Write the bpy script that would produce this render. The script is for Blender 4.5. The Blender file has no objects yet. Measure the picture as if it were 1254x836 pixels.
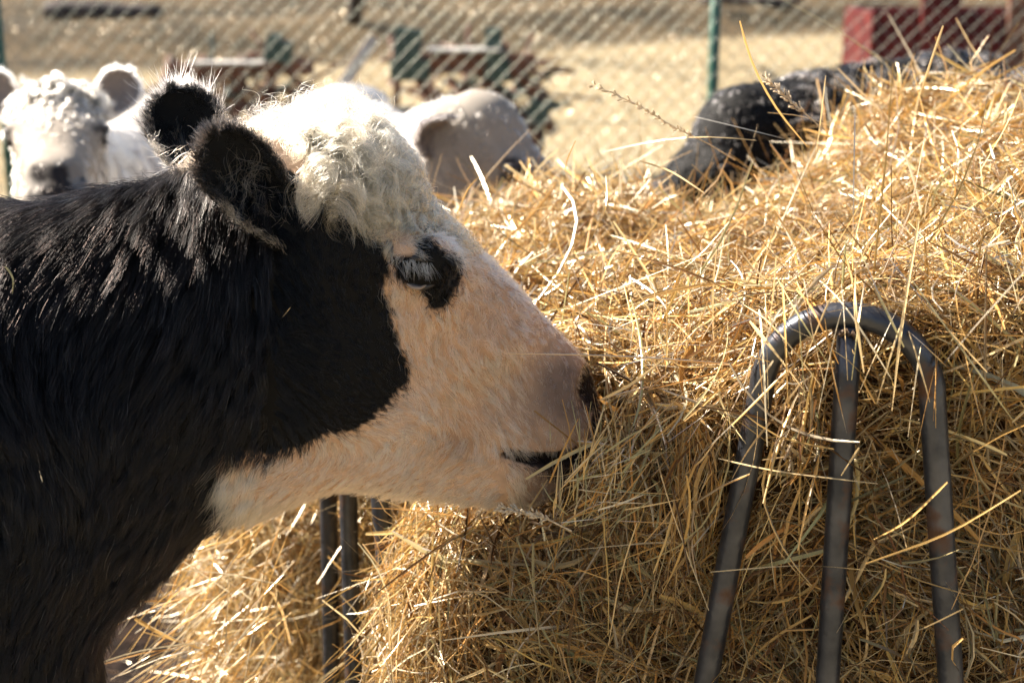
import bpy, math, time
import numpy as np
from mathutils import Vector, Matrix
from mathutils.kdtree import KDTree

T0 = time.time()
scene = bpy.context.scene
C = scene.collection
R = math.radians

# ------------------------------------------------------------------ camera, world, sun, exposure
CAM_Z, PITCH, FOC, SENS = 1.60, R(15), 50.0, 36.0
cam_data = bpy.data.cameras.new('camera')
cam = bpy.data.objects.new('camera', cam_data)
C.objects.link(cam)
cam.location = (0, 0, CAM_Z)
cam.rotation_euler = (R(90) - PITCH, 0, 0)
cam_data.lens = FOC
cam_data.sensor_width = SENS
cam_data.clip_end = 2000
cam_data.dof.use_dof = True
cam_data.dof.focus_distance = 1.60
cam_data.dof.aperture_fstop = 4.4
scene.camera = cam

SUN = np.array([-0.72, 0.27, 0.66]); SUN /= np.linalg.norm(SUN)
world = bpy.data.worlds.new('World'); scene.world = world
world.use_nodes = True
wn = world.node_tree
sky = wn.nodes.new('ShaderNodeTexSky'); sky.sky_type = 'NISHITA'; sky.sun_disc = False
sky.sun_elevation = math.asin(SUN[2]); sky.sun_rotation = math.atan2(SUN[0], SUN[1])
_mx = wn.nodes.new('ShaderNodeMix'); _mx.data_type = 'RGBA'; _mx.blend_type = 'MULTIPLY'; _mx.inputs[0].default_value = 1
_mx.inputs[7].default_value = (1, .93, .88, 1)
wn.links.new(sky.outputs[0], _mx.inputs[6]); wn.links.new(_mx.outputs[2], wn.nodes['Background'].inputs[0])
wn.nodes['Background'].inputs[1].default_value = 0.055
sd = bpy.data.lights.new('sun', 'SUN'); sd.energy = 5.0; sd.angle = R(0.5); sd.color = (1, 0.90, 0.77)
so = bpy.data.objects.new('sun', sd); C.objects.link(so)
so.rotation_euler = Vector(SUN).to_track_quat('Z', 'Y').to_euler()
scene.view_settings.view_transform = 'Standard'
scene.view_settings.look = 'None'
scene.view_settings.gamma = 1
scene.view_settings.exposure = 2.05
scene.render.engine = 'CYCLES'
scene.cycles.use_denoising = True
scene.cycles.max_bounces = 8
scene.cycles.diffuse_bounces = 4
scene.cycles.glossy_bounces = 3
scene.cycles.transmission_bounces = 6
scene.cycles_curves.shape = 'RIBBONS'
scene.cycles_curves.subdivisions = 2

# ------------------------------------------------------------------ projection helpers (1254 x 836 photo pixels)
FP = FOC / SENS * 1254
cp, sp = math.cos(PITCH), math.sin(PITCH)
FWD = np.array([0, cp, -sp]); UPV = np.array([0, sp, cp]); CAM = np.array([0, 0, CAM_Z])

def ray(px, py):
    return FWD + np.array([1, 0, 0]) * (px - 627) / FP + UPV * (418 - py) / FP

def at(px, py, Y):
    d = ray(px, py)
    return CAM + d * (Y / d[1])

def proj(P):
    d = P - CAM
    t = d @ FWD
    return 627 + d[..., 0] / t * FP, 418 - (d @ UPV) / t * FP, t

# ------------------------------------------------------------------ object helpers
def tag(o, label=None, cat=None, group=None, kind=None):
    if label: o['label'] = label
    if cat: o['category'] = cat
    if group: o['group'] = group
    if kind: o['kind'] = kind
    return o

def empty(name, loc=(0, 0, 0), rz=0.0):
    o = bpy.data.objects.new(name, None); C.objects.link(o)
    o.location = loc; o.rotation_euler = (0, 0, rz)
    o.empty_display_size = 0.1
    return o

WORLD_ROOTS = set()
def link_mesh(name, me, mat, parent=None):
    o = bpy.data.objects.new(name, me); C.objects.link(o)
    if mat is not None: me.materials.append(mat)
    if parent is not None:
        o.parent = parent
        if parent.name in WORLD_ROOTS:
            o.matrix_parent_inverse = parent.matrix_basis.inverted()
    return o

def np_mesh(name, V, F, smooth=True, col=None):
    """F: (n,3) or (n,4) int array."""
    me = bpy.data.meshes.new(name)
    V = np.ascontiguousarray(V, dtype=np.float32); F = np.ascontiguousarray(F, dtype=np.int32)
    k = F.shape[1]
    me.vertices.add(len(V)); me.vertices.foreach_set('co', V.ravel())
    me.loops.add(F.size); me.loops.foreach_set('vertex_index', F.ravel())
    me.polygons.add(len(F)); me.polygons.foreach_set('loop_start', np.arange(0, F.size, k, dtype=np.int32))
    me.polygons.foreach_set('use_smooth', np.full(len(F), smooth, dtype=bool))
    me.update(calc_edges=True)
    if col is not None:
        a = me.color_attributes.new('col', 'FLOAT_COLOR', 'POINT')
        c4 = np.ones((len(V), 4), np.float32); c4[:, :3] = col
        a.data.foreach_set('color', c4.ravel())
    return me

class MB:
    """collects boxes, tubes and sheets into one mesh"""
    def __init__(s): s.v = []; s.f = []; s.n = 0
    def add(s, V, F):
        s.v += [tuple(map(float, p)) for p in V]
        s.f += [tuple(int(i) + s.n for i in f) for f in F]; s.n = len(s.v)
    def box(s, c, size, rot=None, bev=0.0):
        c = np.array(c, float); h = np.array(size, float) / 2
        V = np.array([[x, y, z] for x in (-1, 1) for y in (-1, 1) for z in (-1, 1)], float) * h
        if rot is not None: V = V @ np.array(rot).T
        F = [(0, 1, 3, 2), (4, 6, 7, 5), (0, 4, 5, 1), (2, 3, 7, 6), (0, 2, 6, 4), (1, 5, 7, 3)]
        s.add(V + c, F)
    def tube(s, P, r, n=10, cap=True, closed=False):
        P = np.array(P, float); m = len(P)
        r = np.full(m, r) if np.isscalar(r) else np.array(r, float)
        T = np.gradient(P, axis=0)
        if closed: T = np.roll(P, -1, 0) - np.roll(P, 1, 0)
        T /= np.linalg.norm(T, axis=1)[:, None] + 1e-12
        a = np.array([0, 0, 1.0]) if abs(T[0, 2]) < .9 else np.array([1.0, 0, 0])
        nrm = np.cross(T[0], a); nrm /= np.linalg.norm(nrm)
        V = []
        for i in range(m):
            nrm = nrm - T[i] * (nrm @ T[i]); nrm /= np.linalg.norm(nrm)
            b = np.cross(T[i], nrm)
            for k in range(n):
                t = 2 * math.pi * k / n
                V.append(P[i] + r[i] * (math.cos(t) * nrm + math.sin(t) * b))
        F = []
        for i in range(m if closed else m - 1):
            j = (i + 1) % m
            for k in range(n):
                F.append((i * n + k, i * n + (k + 1) % n, j * n + (k + 1) % n, j * n + k))
        if cap and not closed:
            F.append(tuple(range(n - 1, -1, -1))); F.append(tuple((m - 1) * n + k for k in range(n)))
        s.add(V, F)
    def ell(s, c, r, nu=14, nv=9, rot=None):
        V = []; F = []
        for j in range(nv + 1):
            ph = math.pi * j / nv
            for i in range(nu):
                th = 2 * math.pi * i / nu
                V.append((math.sin(ph) * math.cos(th), math.sin(ph) * math.sin(th), math.cos(ph)))
        V = np.array(V) * np.array(r)
        if rot is not None: V = V @ np.array(rot).T
        for j in range(nv):
            for i in range(nu):
                F.append((j * nu + i, (j + 1) * nu + i, (j + 1) * nu + (i + 1) % nu, j * nu + (i + 1) % nu))
        s.add(V + np.array(c), F)
    def build(s, name, mat, parent=None, smooth=True, bevel=0.0):
        me = bpy.data.meshes.new(name)
        me.from_pydata(s.v, [], s.f)
        me.polygons.foreach_set('use_smooth', [smooth] * len(me.polygons))
        me.update()
        o = link_mesh(name, me, mat, parent)
        if bevel > 0:
            md = o.modifiers.new('bevel', 'BEVEL'); md.width = bevel; md.segments = 2; md.limit_method = 'ANGLE'
        return o

# ------------------------------------------------------------------ materials
def new_mat(name):
    m = bpy.data.materials.new(name); m.use_nodes = True
    nt = m.node_tree
    return m, nt, nt.nodes['Principled BSDF'], nt.nodes['Material Output']

def noise_col(nt, scale, c1, c2, lo=.35, hi=.65, detail=6, coord='Object', dist=0.0):
    tc = nt.nodes.new('ShaderNodeTexCoord')
    n = nt.nodes.new('ShaderNodeTexNoise'); n.inputs['Scale'].default_value = scale
    n.inputs['Detail'].default_value = detail; n.inputs['Distortion'].default_value = dist
    nt.links.new(tc.outputs[coord], n.inputs['Vector'])
    r = nt.nodes.new('ShaderNodeValToRGB')
    r.color_ramp.elements[0].position = lo; r.color_ramp.elements[1].position = hi
    r.color_ramp.elements[0].color = (*c1, 1); r.color_ramp.elements[1].color = (*c2, 1)
    nt.links.new(n.outputs['Fac'], r.inputs['Fac'])
    return r, n

def mix_col(nt, a, b, fac, mode='MIX'):
    m = nt.nodes.new('ShaderNodeMix'); m.data_type = 'RGBA'; m.blend_type = mode
    for sock, v in ((m.inputs[0], fac), (m.inputs[6], a), (m.inputs[7], b)):
        if hasattr(v, 'links'): nt.links.new(v, sock)
        elif isinstance(v, (int, float)): sock.default_value = v
        else: sock.default_value = (*v, 1)
    return m.outputs[2]

def add_bump(nt, b, h, strength, dist=.01):
    n = nt.nodes.new('ShaderNodeBump'); n.inputs['Strength'].default_value = strength
    n.inputs['Distance'].default_value = dist
    nt.links.new(h, n.inputs['Height']); nt.links.new(n.outputs[0], b.inputs['Normal'])

def mottled(name, c1, c2, scale=20, rough=.6, metal=0.0, bump=.2, lo=.35, hi=.65, bscale=None, bd=.005):
    m, nt, b, o = new_mat(name)
    r, n = noise_col(nt, scale, c1, c2, lo, hi)
    nt.links.new(r.outputs[0], b.inputs['Base Color'])
    b.inputs['Roughness'].default_value = rough; b.inputs['Metallic'].default_value = metal
    if bump:
        r2, n2 = noise_col(nt, bscale or scale * 3, (0, 0, 0), (1, 1, 1))
        add_bump(nt, b, n2.outputs['Fac'], bump, bd)
    return m

def attr_mat(name, rough=.7, spec=.3, bump=0):
    m, nt, b, o = new_mat(name)
    a = nt.nodes.new('ShaderNodeAttribute'); a.attribute_name = 'col'
    nt.links.new(a.outputs['Color'], b.inputs['Base Color'])
    b.inputs['Roughness'].default_value = rough; b.inputs['Specular IOR Level'].default_value = spec
    return m

def hair_mat(name):
    m, nt, b, o = new_mat(name)
    nt.nodes.remove(b)
    a = nt.nodes.new('ShaderNodeAttribute'); a.attribute_name = 'col'
    h = nt.nodes.new('ShaderNodeBsdfHairPrincipled'); h.model = 'CHIANG'; h.parametrization = 'COLOR'
    nt.links.new(a.outputs['Color'], h.inputs['Color'])
    h.inputs['Roughness'].default_value = .32; h.inputs['Radial Roughness'].default_value = .6; h.inputs['IOR'].default_value = 1.37
    nt.links.new(h.outputs[0], o.inputs['Surface'])
    return m

def straw_mat(name):
    m, nt, b, o = new_mat(name)
    nt.nodes.remove(b)
    a = nt.nodes.new('ShaderNodeAttribute'); a.attribute_name = 'col'
    d = nt.nodes.new('ShaderNodeBsdfDiffuse'); tr = nt.nodes.new('ShaderNodeBsdfTranslucent')
    g = nt.nodes.new('ShaderNodeBsdfGlossy'); g.inputs['Roughness'].default_value = .42
    g.inputs['Color'].default_value = (.62, .56, .45, 1)
    nt.links.new(a.outputs['Color'], d.inputs['Color']); nt.links.new(a.outputs['Color'], tr.inputs['Color'])
    m1 = nt.nodes.new('ShaderNodeMixShader'); m1.inputs[0].default_value = .28
    nt.links.new(d.outputs[0], m1.inputs[1]); nt.links.new(tr.outputs[0], m1.inputs[2])
    fr = nt.nodes.new('ShaderNodeFresnel'); fr.inputs[0].default_value = 1.35
    m2 = nt.nodes.new('ShaderNodeMixShader')
    ad = nt.nodes.new('ShaderNodeMath'); ad.operation = 'ADD'; ad.inputs[1].default_value = -.01
    nt.links.new(fr.outputs[0], ad.inputs[0]); nt.links.new(ad.outputs[0], m2.inputs[0])
    nt.links.new(m1.outputs[0], m2.inputs[1]); nt.links.new(g.outputs[0], m2.inputs[2])
    nt.links.new(m2.outputs[0], o.inputs['Surface'])
    return m

M_HAIR = hair_mat('coat_hair')
M_SKIN = attr_mat('cow_skin', .75, .2)
M_STRAW = straw_mat('straw')

# ------------------------------------------------------------------ noise
def snoise(P, freq, seed, n=7):
    rg = np.random.default_rng(seed)
    out = np.zeros(len(P))
    for i in range(n):
        k = rg.normal(size=3); k /= np.linalg.norm(k)
        f = freq * rg.uniform(.6, 1.7)
        out += np.sin(P @ k * f * 2 * math.pi + rg.uniform(0, 6.28) + .8 * math.sin(i))
    return out / math.sqrt(n)

def vnoise(P, freq, seed):
    return np.stack([snoise(P, freq, seed + i * 17) for i in range(3)], 1)

# ------------------------------------------------------------------ signed distance field + surface nets
def smin(a, b, k):
    h = np.clip(.5 + .5 * (b - a) / k, 0, 1)
    return b * (1 - h) + a * h - k * h * (1 - h)

class Field:
    def __init__(s, xs, ys, zs):
        s.xs, s.ys, s.zs = xs, ys, zs
        s.d = np.full((len(xs), len(ys), len(zs)), .3, np.float32)
    def sub(s, lo, hi):
        ix = slice(*np.searchsorted(s.xs, (lo[0], hi[0]))); iy = slice(*np.searchsorted(s.ys, (lo[1], hi[1])))
        iz = slice(*np.searchsorted(s.zs, (lo[2], hi[2])))
        X, Y, Z = np.meshgrid(s.xs[ix], s.ys[iy], s.zs[iz], indexing='ij')
        return (ix, iy, iz), X, Y, Z
    def union(s, lo, hi, fn, k=.03, cut=False):
        lo = np.array(lo) - .12; hi = np.array(hi) + .12
        sl, X, Y, Z = s.sub(lo, hi)
        if X.size == 0: return
        f = fn(X, Y, Z).astype(np.float32)
        if cut: s.d[sl] = -smin(-s.d[sl], f, k)
        else: s.d[sl] = smin(s.d[sl], f, k)
    def cone(s, a, b, ra, rb, k=.04, lat=None, ls=1.0):
        """round cone; lat = lateral unit vector along which it is squashed by ls"""
        a = np.array(a, float); b = np.array(b, float); m = max(ra, rb)
        def fn(X, Y, Z):
            px, py, pz = X - a[0], Y - a[1], Z - a[2]
            ab = b - a
            L2 = ab @ ab
            if lat is not None:
                l = px * lat[0] + py * lat[1] + pz * lat[2]; q = l * (1 / ls - 1)
                px, py, pz = px + q * lat[0], py + q * lat[1], pz + q * lat[2]
            t = np.clip((px * ab[0] + py * ab[1] + pz * ab[2]) / L2, 0, 1)
            dx, dy, dz = px - t * ab[0], py - t * ab[1], pz - t * ab[2]
            sm = t * t * (3 - 2 * t)
            return (np.sqrt(dx * dx + dy * dy + dz * dz) - (ra + (rb - ra) * sm)) * (.85 if lat is not None else 1)
        s.union(np.minimum(a, b) - m, np.maximum(a, b) + m, fn, k)
    def ell(s, c, r, M=None, k=.04, cut=False):
        """M: 3x3 rows = local axes"""
        c = np.array(c, float); r = np.array(r, float); M = np.eye(3) if M is None else np.array(M)
        def fn(X, Y, Z):
            p = np.stack([X - c[0], Y - c[1], Z - c[2]], -1) @ M.T
            q = p / r
            k0 = np.linalg.norm(q, axis=-1); k1 = np.linalg.norm(q / r, axis=-1) + 1e-9
            return k0 * (k0 - 1) / k1
        m = r.max()
        s.union(c - m, c + m, fn, k, cut)
    def mesh(s):
        d = s.d; xs, ys, zs = s.xs, s.ys, s.zs
        neg = d < 0
        nx, ny, nz = d.shape
        cnt = np.zeros((nx - 1, ny - 1, nz - 1), np.int8)
        for i in (0, 1):
            for j in (0, 1):
                for k in (0, 1):
                    cnt += neg[i:nx - 1 + i, j:ny - 1 + j, k:nz - 1 + k]
        act = (cnt > 0) & (cnt < 8)
        I, J, K = np.nonzero(act)
        idx = np.full(act.shape, -1, np.int32); idx[I, J, K] = np.arange(len(I))
        acc = np.zeros((len(I), 3)); num = np.zeros(len(I))
        co = [(0, 0, 0), (1, 0, 0), (0, 1, 0), (1, 1, 0), (0, 0, 1), (1, 0, 1), (0, 1, 1), (1, 1, 1)]
        for a in co:
            for ax in range(3):
                if a[ax]: continue
                b = list(a); b[ax] = 1
                da = d[I + a[0], J + a[1], K + a[2]]; db = d[I + b[0], J + b[1], K + b[2]]
                m = (da < 0) != (db < 0)
                t = np.where(m, da / (da - db + 1e-12), 0)
                pa = np.stack([xs[I + a[0]], ys[J + a[1]], zs[K + a[2]]], 1)
                pb = np.stack([xs[I + b[0]], ys[J + b[1]], zs[K + b[2]]], 1)
                acc += np.where(m[:, None], pa + (pb - pa) * t[:, None], 0); num += m
        V = acc / num[:, None]
        Fs = []
        # x edges
        def quads(ax):
            o = [0, 0, 0]; o[ax] = 1
            A = neg[:nx - o[0], :ny - o[1], :nz - o[2]]; B = neg[o[0]:, o[1]:, o[2]:]
            ch = A != B
            i, j, k = np.nonzero(ch)
            u, v = [(1, 2), (2, 0), (0, 1)][ax]
            ijk = np.stack([i, j, k], 1)
            ok = (ijk[:, u] > 0) & (ijk[:, v] > 0) & (ijk[:, u] < act.shape[u]) & (ijk[:, v] < act.shape[v]) & (ijk[:, ax] < act.shape[ax])
            ijk = ijk[ok]; inside = A[tuple(ijk.T)]
            def g(du, dv):
                q = ijk.copy(); q[:, u] -= du; q[:, v] -= dv
                return idx[q[:, 0], q[:, 1], q[:, 2]]
            Q = np.stack([g(1, 1), g(0, 1), g(0, 0), g(1, 0)], 1)
            Q[~inside] = Q[~inside][:, ::-1]
            Fs.append(Q)
        for ax in range(3): quads(ax)
        F = np.concatenate(Fs)
        F = F[(F >= 0).all(1)]
        # relax a little
        e = np.concatenate([F[:, [0, 1]], F[:, [1, 2]], F[:, [2, 3]], F[:, [3, 0]]])
        for it in range(2):
            S = np.zeros_like(V); n = np.zeros(len(V))
            np.add.at(S, e[:, 0], V[e[:, 1]]); np.add.at(n, e[:, 0], 1)
            V = V * .5 + .5 * S / np.maximum(n, 1)[:, None]
        return V, F

def normals(V, F):
    fn = np.cross(V[F[:, 2]] - V[F[:, 0]], V[F[:, 3 if F.shape[1] == 4 else 1]] - V[F[:, 1 if F.shape[1] == 4 else 0]])
    if F.shape[1] == 3: fn = np.cross(V[F[:, 1]] - V[F[:, 0]], V[F[:, 2]] - V[F[:, 0]])
    N = np.zeros_like(V)
    for k in range(F.shape[1]): np.add.at(N, F[:, k], fn)
    return N / (np.linalg.norm(N, axis=1)[:, None] + 1e-12)

def sample(V, F, N, n, rg, weight=None):
    """n random points on the surface; weight: per-face multiplier"""
    if F.shape[1] == 4: T = np.concatenate([F[:, [0, 1, 2]], F[:, [0, 2, 3]]])
    else: T = F
    A = .5 * np.linalg.norm(np.cross(V[T[:, 1]] - V[T[:, 0]], V[T[:, 2]] - V[T[:, 0]]), axis=1)
    if weight is not None:
        w = weight[T].mean(1); A = A * w
    cdf = np.cumsum(A); cdf /= cdf[-1]
    t = np.searchsorted(cdf, rg.random(n)); t = np.minimum(t, len(T) - 1)
    a, b = rg.random(n), rg.random(n)
    fl = a + b > 1; a[fl] = 1 - a[fl]; b[fl] = 1 - b[fl]
    tri = T[t]
    P = V[tri[:, 0]] * (1 - a - b)[:, None] + V[tri[:, 1]] * a[:, None] + V[tri[:, 2]] * b[:, None]
    n_ = N[tri[:, 0]] * (1 - a - b)[:, None] + N[tri[:, 1]] * a[:, None] + N[tri[:, 2]] * b[:, None]
    return P, n_ / (np.linalg.norm(n_, axis=1)[:, None] + 1e-12)

# ------------------------------------------------------------------ canonical cow head, traced in its profile plane
HA = R(10)                                              # heading of the near cow's head: a little away from the camera
HP0 = at(430, 350, 1.62)
HDIR = np.array([math.cos(HA), math.sin(HA), 0]); HLAT = np.array([-math.sin(HA), math.cos(HA), 0])   # HLAT points to the far side

def un(px, py, y=0.0):
    """photo pixel -> (u, z) on the profile plane shifted y to the near side"""
    P0 = HP0 - HLAT * y
    d = ray(px, py)
    t = ((P0 - CAM) @ HLAT) / (d @ HLAT)
    P = CAM + d * t
    return (P - HP0) @ HDIR, P[2] - HP0[2]

SIL_PX = [(250, 560), (225, 470), (220, 350), (245, 265), (290, 205), (335, 165), (385, 148), (430, 150), (466, 172), (497, 202),
          (522, 242), (562, 282), (608, 328), (654, 374), (694, 411), (718, 441), (727, 476), (727, 512), (716, 545),
          (708, 572), (684, 597), (650, 612), (600, 610), (540, 604), (480, 600), (410, 592), (360, 600), (325, 612), (285, 608)]
SIL = np.array([un(*p) for p in SIL_PX])
WCTL = [((335, 170), .080), ((430, 175), .088), ((505, 225), .086), ((520, 322), .104), ((560, 300), .098), ((440, 310), .100), ((400, 430), .090),
        ((310, 430), .088), ((330, 560), .078), ((430, 560), .062), ((480, 470), .082), ((560, 400), .076), ((600, 345), .068),
        ((650, 400), .060), ((560, 520), .062), ((620, 470), .064), ((560, 590), .050), ((700, 460), .066), ((700, 520), .076), ((722, 500), .072), ((650, 540), .068),
        ((655, 600), .050), ((690, 585), .050), ((260, 300), .085), ((250, 500), .085)]
WC = np.array([un(*p) for p, w in WCTL]); WW = np.array([w for p, w in WCTL])

# 2D grid of signed distance and half width
GU = np.arange(-.30, .45, .004); GZ = np.arange(-.40, .32, .004)
def _profile_grid():
    U, Z = np.meshgrid(GU, GZ, indexing='ij')
    # densify the silhouette by Catmull-Rom
    n = len(SIL); pts = []
    for i in range(n):
        p0, p1, p2, p3 = SIL[i - 1], SIL[i], SIL[(i + 1) % n], SIL[(i + 2) % n]
        for t in np.linspace(0, 1, 8, endpoint=False):
            pts.append(.5 * (2 * p1 + (p2 - p0) * t + (2 * p0 - 5 * p1 + 4 * p2 - p3) * t * t + (3 * p1 - p0 - 3 * p2 + p3) * t ** 3))
    Pg = np.array(pts)
    A = Pg; B = np.roll(Pg, -1, 0)
    best = np.full(U.shape, 9.0); ins = np.zeros(U.shape, bool)
    for a, b in zip(A, B):
        ab = b - a
        t = np.clip(((U - a[0]) * ab[0] + (Z - a[1]) * ab[1]) / (ab @ ab + 1e-12), 0, 1)
        best = np.minimum(best, np.hypot(U - a[0] - t * ab[0], Z - a[1] - t * ab[1]))
        if abs(ab[1]) > 1e-9:
            c = ((a[1] > Z) != (b[1] > Z)) & (U < ab[0] * (Z - a[1]) / ab[1] + a[0])
            ins ^= c
    D = np.where(ins, -best, best)
    d2 = (U[..., None] - WC[:, 0]) ** 2 + (Z[..., None] - WC[:, 1]) ** 2
    w = 1 / (d2 + .0009) ** 2
    W = (w * WW).sum(-1) / w.sum(-1)
    return D, W
GD, GW = _profile_grid()
MZU = un(727, 490)[0]

def lerp2(G, u, z):
    fu = np.clip((u - GU[0]) / .004, 0, len(GU) - 1.001); fz = np.clip((z - GZ[0]) / .004, 0, len(GZ) - 1.001)
    i = fu.astype(int); j = fz.astype(int); a = fu - i; b = fz - j
    return (G[i, j] * (1 - a) * (1 - b) + G[i + 1, j] * a * (1 - b) + G[i, j + 1] * (1 - a) * b + G[i + 1, j + 1] * a * b)

def head_sdf(u, y, z):
    d2 = lerp2(GD, u, z); W = lerp2(GW, u, z)
    r = W * (.93 - .38 * np.clip((u - MZU + .055) / .05, 0, 1))
    a = d2 + r; b = np.abs(y) - W + r
    return np.hypot(np.maximum(a, 0), np.maximum(b, 0)) + np.minimum(np.maximum(a, b), 0) - r

class HeadFrame:
    """head-local (u, y, z) <-> world; y = far side for the near cow. pitch > 0 lifts the nose"""
    def __init__(s, pivot_world, yaw, pitch=0.0, roll=0.0, pivot_px=(300, 380), scale=1.0):
        s.pu = np.array([*un(*pivot_px)][:1] + [0.0] + [un(*pivot_px)[1]])
        f = np.array([math.cos(yaw) * math.cos(pitch), math.sin(yaw) * math.cos(pitch), math.sin(pitch)])
        l0 = np.array([-math.sin(yaw), math.cos(yaw), 0.0])
        up0 = np.cross(f, l0)
        l = l0 * math.cos(roll) + up0 * math.sin(roll)
        up = np.cross(f, l)
        s.M = np.stack([f, l, up]); s.pw = np.array(pivot_world, float); s.sc = scale
    def to_world(s, q): return s.pw + ((np.asarray(q) - s.pu) * s.sc) @ s.M
    def to_local(s, P): return ((np.asarray(P) - s.pw) @ s.M.T) / s.sc + s.pu
    def dir_world(s, d): return np.asarray(d) @ s.M

def head_px(q):
    """photo pixel of a head-local point (mirrored to the near side) as it lies on the near cow"""
    q = np.asarray(q); P = HP0 + q[..., 0:1] * HDIR - np.abs(q[..., 1:2]) * HLAT + q[..., 2:3] * np.array([0, 0, 1.0])
    x, y, t = proj(P)
    return x, y

def poly_in(px, py, poly):
    ins = np.zeros(px.shape, bool); n = len(poly)
    for i in range(n):
        x1, y1 = poly[i]; x2, y2 = poly[(i + 1) % n]
        if y1 == y2: continue
        c = ((y1 > py) != (y2 > py)) & (px < (x2 - x1) * (py - y1) / (y2 - y1) + x1)
        ins ^= c
    return ins

CREAM = [(300, 60), (560, 40), (800, 300), (800, 720), (420, 700), (320, 640), (285, 632), (268, 600), (268, 562), (290, 552), (330, 555), (370, 545),
         (400, 530), (430, 528), (455, 515), (480, 487), (502, 464), (497, 440), (482, 400), (480, 385), (468, 352), (478, 330), (470, 300),
         (455, 288), (437, 262), (420, 248), (395, 222), (345, 205), (318, 190), (300, 160)]
EYEP = [(478, 318), (484, 312), (510, 310), (512, 288), (524, 290), (540, 305), (552, 308), (564, 318), (567, 338), (555, 358), (548, 372), (533, 382), (522, 370), (517, 352), (502, 350), (484, 340)]
LIPP = [(615, 549), (640, 552), (680, 553), (715, 545), (760, 540), (760, 602), (708, 602), (684, 588), (660, 574), (640, 567), (622, 560)]  # dark lip skin, with the shade of the mouth gap painted in
NOSEP = [(710, 455), (722, 438), (760, 430), (760, 545), (722, 540), (724, 505), (708, 482)]

CW = np.array([.82, .71, .58]); CT = np.array([.70, .51, .34]); BK = np.array([.0025, .0022, .0022]); BR = np.array([.07, .035, .018])

def gauss(px, py, cx, cy, r):
    return np.exp(-((px - cx) ** 2 + (py - cy) ** 2) / (2 * r * r))

def head_color(q, style, jit=None):
    """colour of the coat at head-local points"""
    px, py = head_px(q)
    if jit is not None: px = px + jit[:, 0]; py = py + jit[:, 1]
    n = len(px)
    tan = np.clip(.46 + .9 * gauss(px, py, 575, 400, 60) + .5 * gauss(px, py, 560, 540, 28) + .35 * gauss(px, py, 330, 575, 60)
                  + .4 * gauss(px, py, 505, 420, 30) - .25 * gauss(px, py, 430, 150, 90), 0, 1)
    tan = np.clip(tan + .10 * snoise(np.asarray(q), 22, 3), 0, 1)
    c = CW + (CT - CW) * tan[:, None]
    grey = np.clip(.90 * gauss(px, py, 708, 488, 30) + .4 * gauss(px, py, 684, 462, 26) + .35 * gauss(px, py, 640, 500, 40) + .5 * gauss(px, py, 560, 545, 14)
                   + .95 * gauss(px, py, 674, 598, 30), 0, .85)
    c = c * (1 - grey[:, None]) + np.array([.17, .145, .14]) * grey[:, None]
    if style == 'black_cream':
        cream = poly_in(px, py, CREAM)
        c = np.where(cream[:, None], c, BK)
        c = np.where(poly_in(px, py, EYEP)[:, None], BK, c)
    elif style == 'black':
        c = np.tile(BK, (n, 1))
    else:
        c = c * .14 + np.array([.33, .30, .26]) * .72
        c = np.where(poly_in(px, py, [(476, 312), (515, 292), (556, 320), (536, 366), (488, 358)])[:, None], np.array([.05, .04, .035]), c)
    c = c * (1 + .07 * snoise(np.asarray(q), 55, 13) + .07 * snoise(np.asarray(q), 120, 14))[:, None]
    c = np.where((poly_in(px, py, LIPP) | poly_in(px, py, NOSEP))[:, None], np.array([.030, .024, .022]), c)
    return c

# ------------------------------------------------------------------ cow builder
def add_head(f, hf, k=.05):
    lo = np.array([np.inf] * 3); hi = -lo
    for u in (-.25, .42):
        for y in (-.14, .14):
            for z in (-.32, .25):
                p = hf.to_world((u, y, z)); lo = np.minimum(lo, p); hi = np.maximum(hi, p)
    def fn(X, Y, Z):
        q = hf.to_local(np.stack([X, Y, Z], -1).reshape(-1, 3))
        d = head_sdf(q[:, 0], q[:, 1], q[:, 2])
        return (d * hf.sc).reshape(X.shape)
    f.union(lo + .1, hi - .1, fn, k)
    for sd in (-1, 1):
        def loc(px, py, y): u, z = un(px, py, abs(y)); return hf.to_world((u, sd * y, z))
        f.ell(loc(520, 318, .088), np.array([.036, .020, .026]) * hf.sc, hf.M, .02)          # brow and eye bulge
        f.ell(loc(395, 440, .070), np.array([.075, .028, .080]) * hf.sc, hf.M, .03)          # jaw muscle
        f.ell(loc(590, 420, .062), np.array([.05, .012, .018]) * hf.sc, hf.M, .02)           # cheek ridge
        f.ell(loc(505, 372, .100), np.array([.030, .008, .012]) * hf.sc, hf.M, .015, cut=True)
        f.ell(loc(722, 478, .040), np.array([.024, .024, .028]) * hf.sc, hf.M, .008, cut=True)   # nostril
        f.ell(loc(600, 500, .080), np.array([.060, .010, .016]) * hf.sc, hf.M, .02, cut=True)
        for i in range(7):                                                                    # mouth slit
            t = i / 6; px_, py_ = 622 + t * 96, 556 + 6 * math.sin(t * 3.1)
            f.ell(loc(px_, py_, .062), np.array([.011, .030, .0045]) * hf.sc, hf.M, .004, cut=True)

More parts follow.
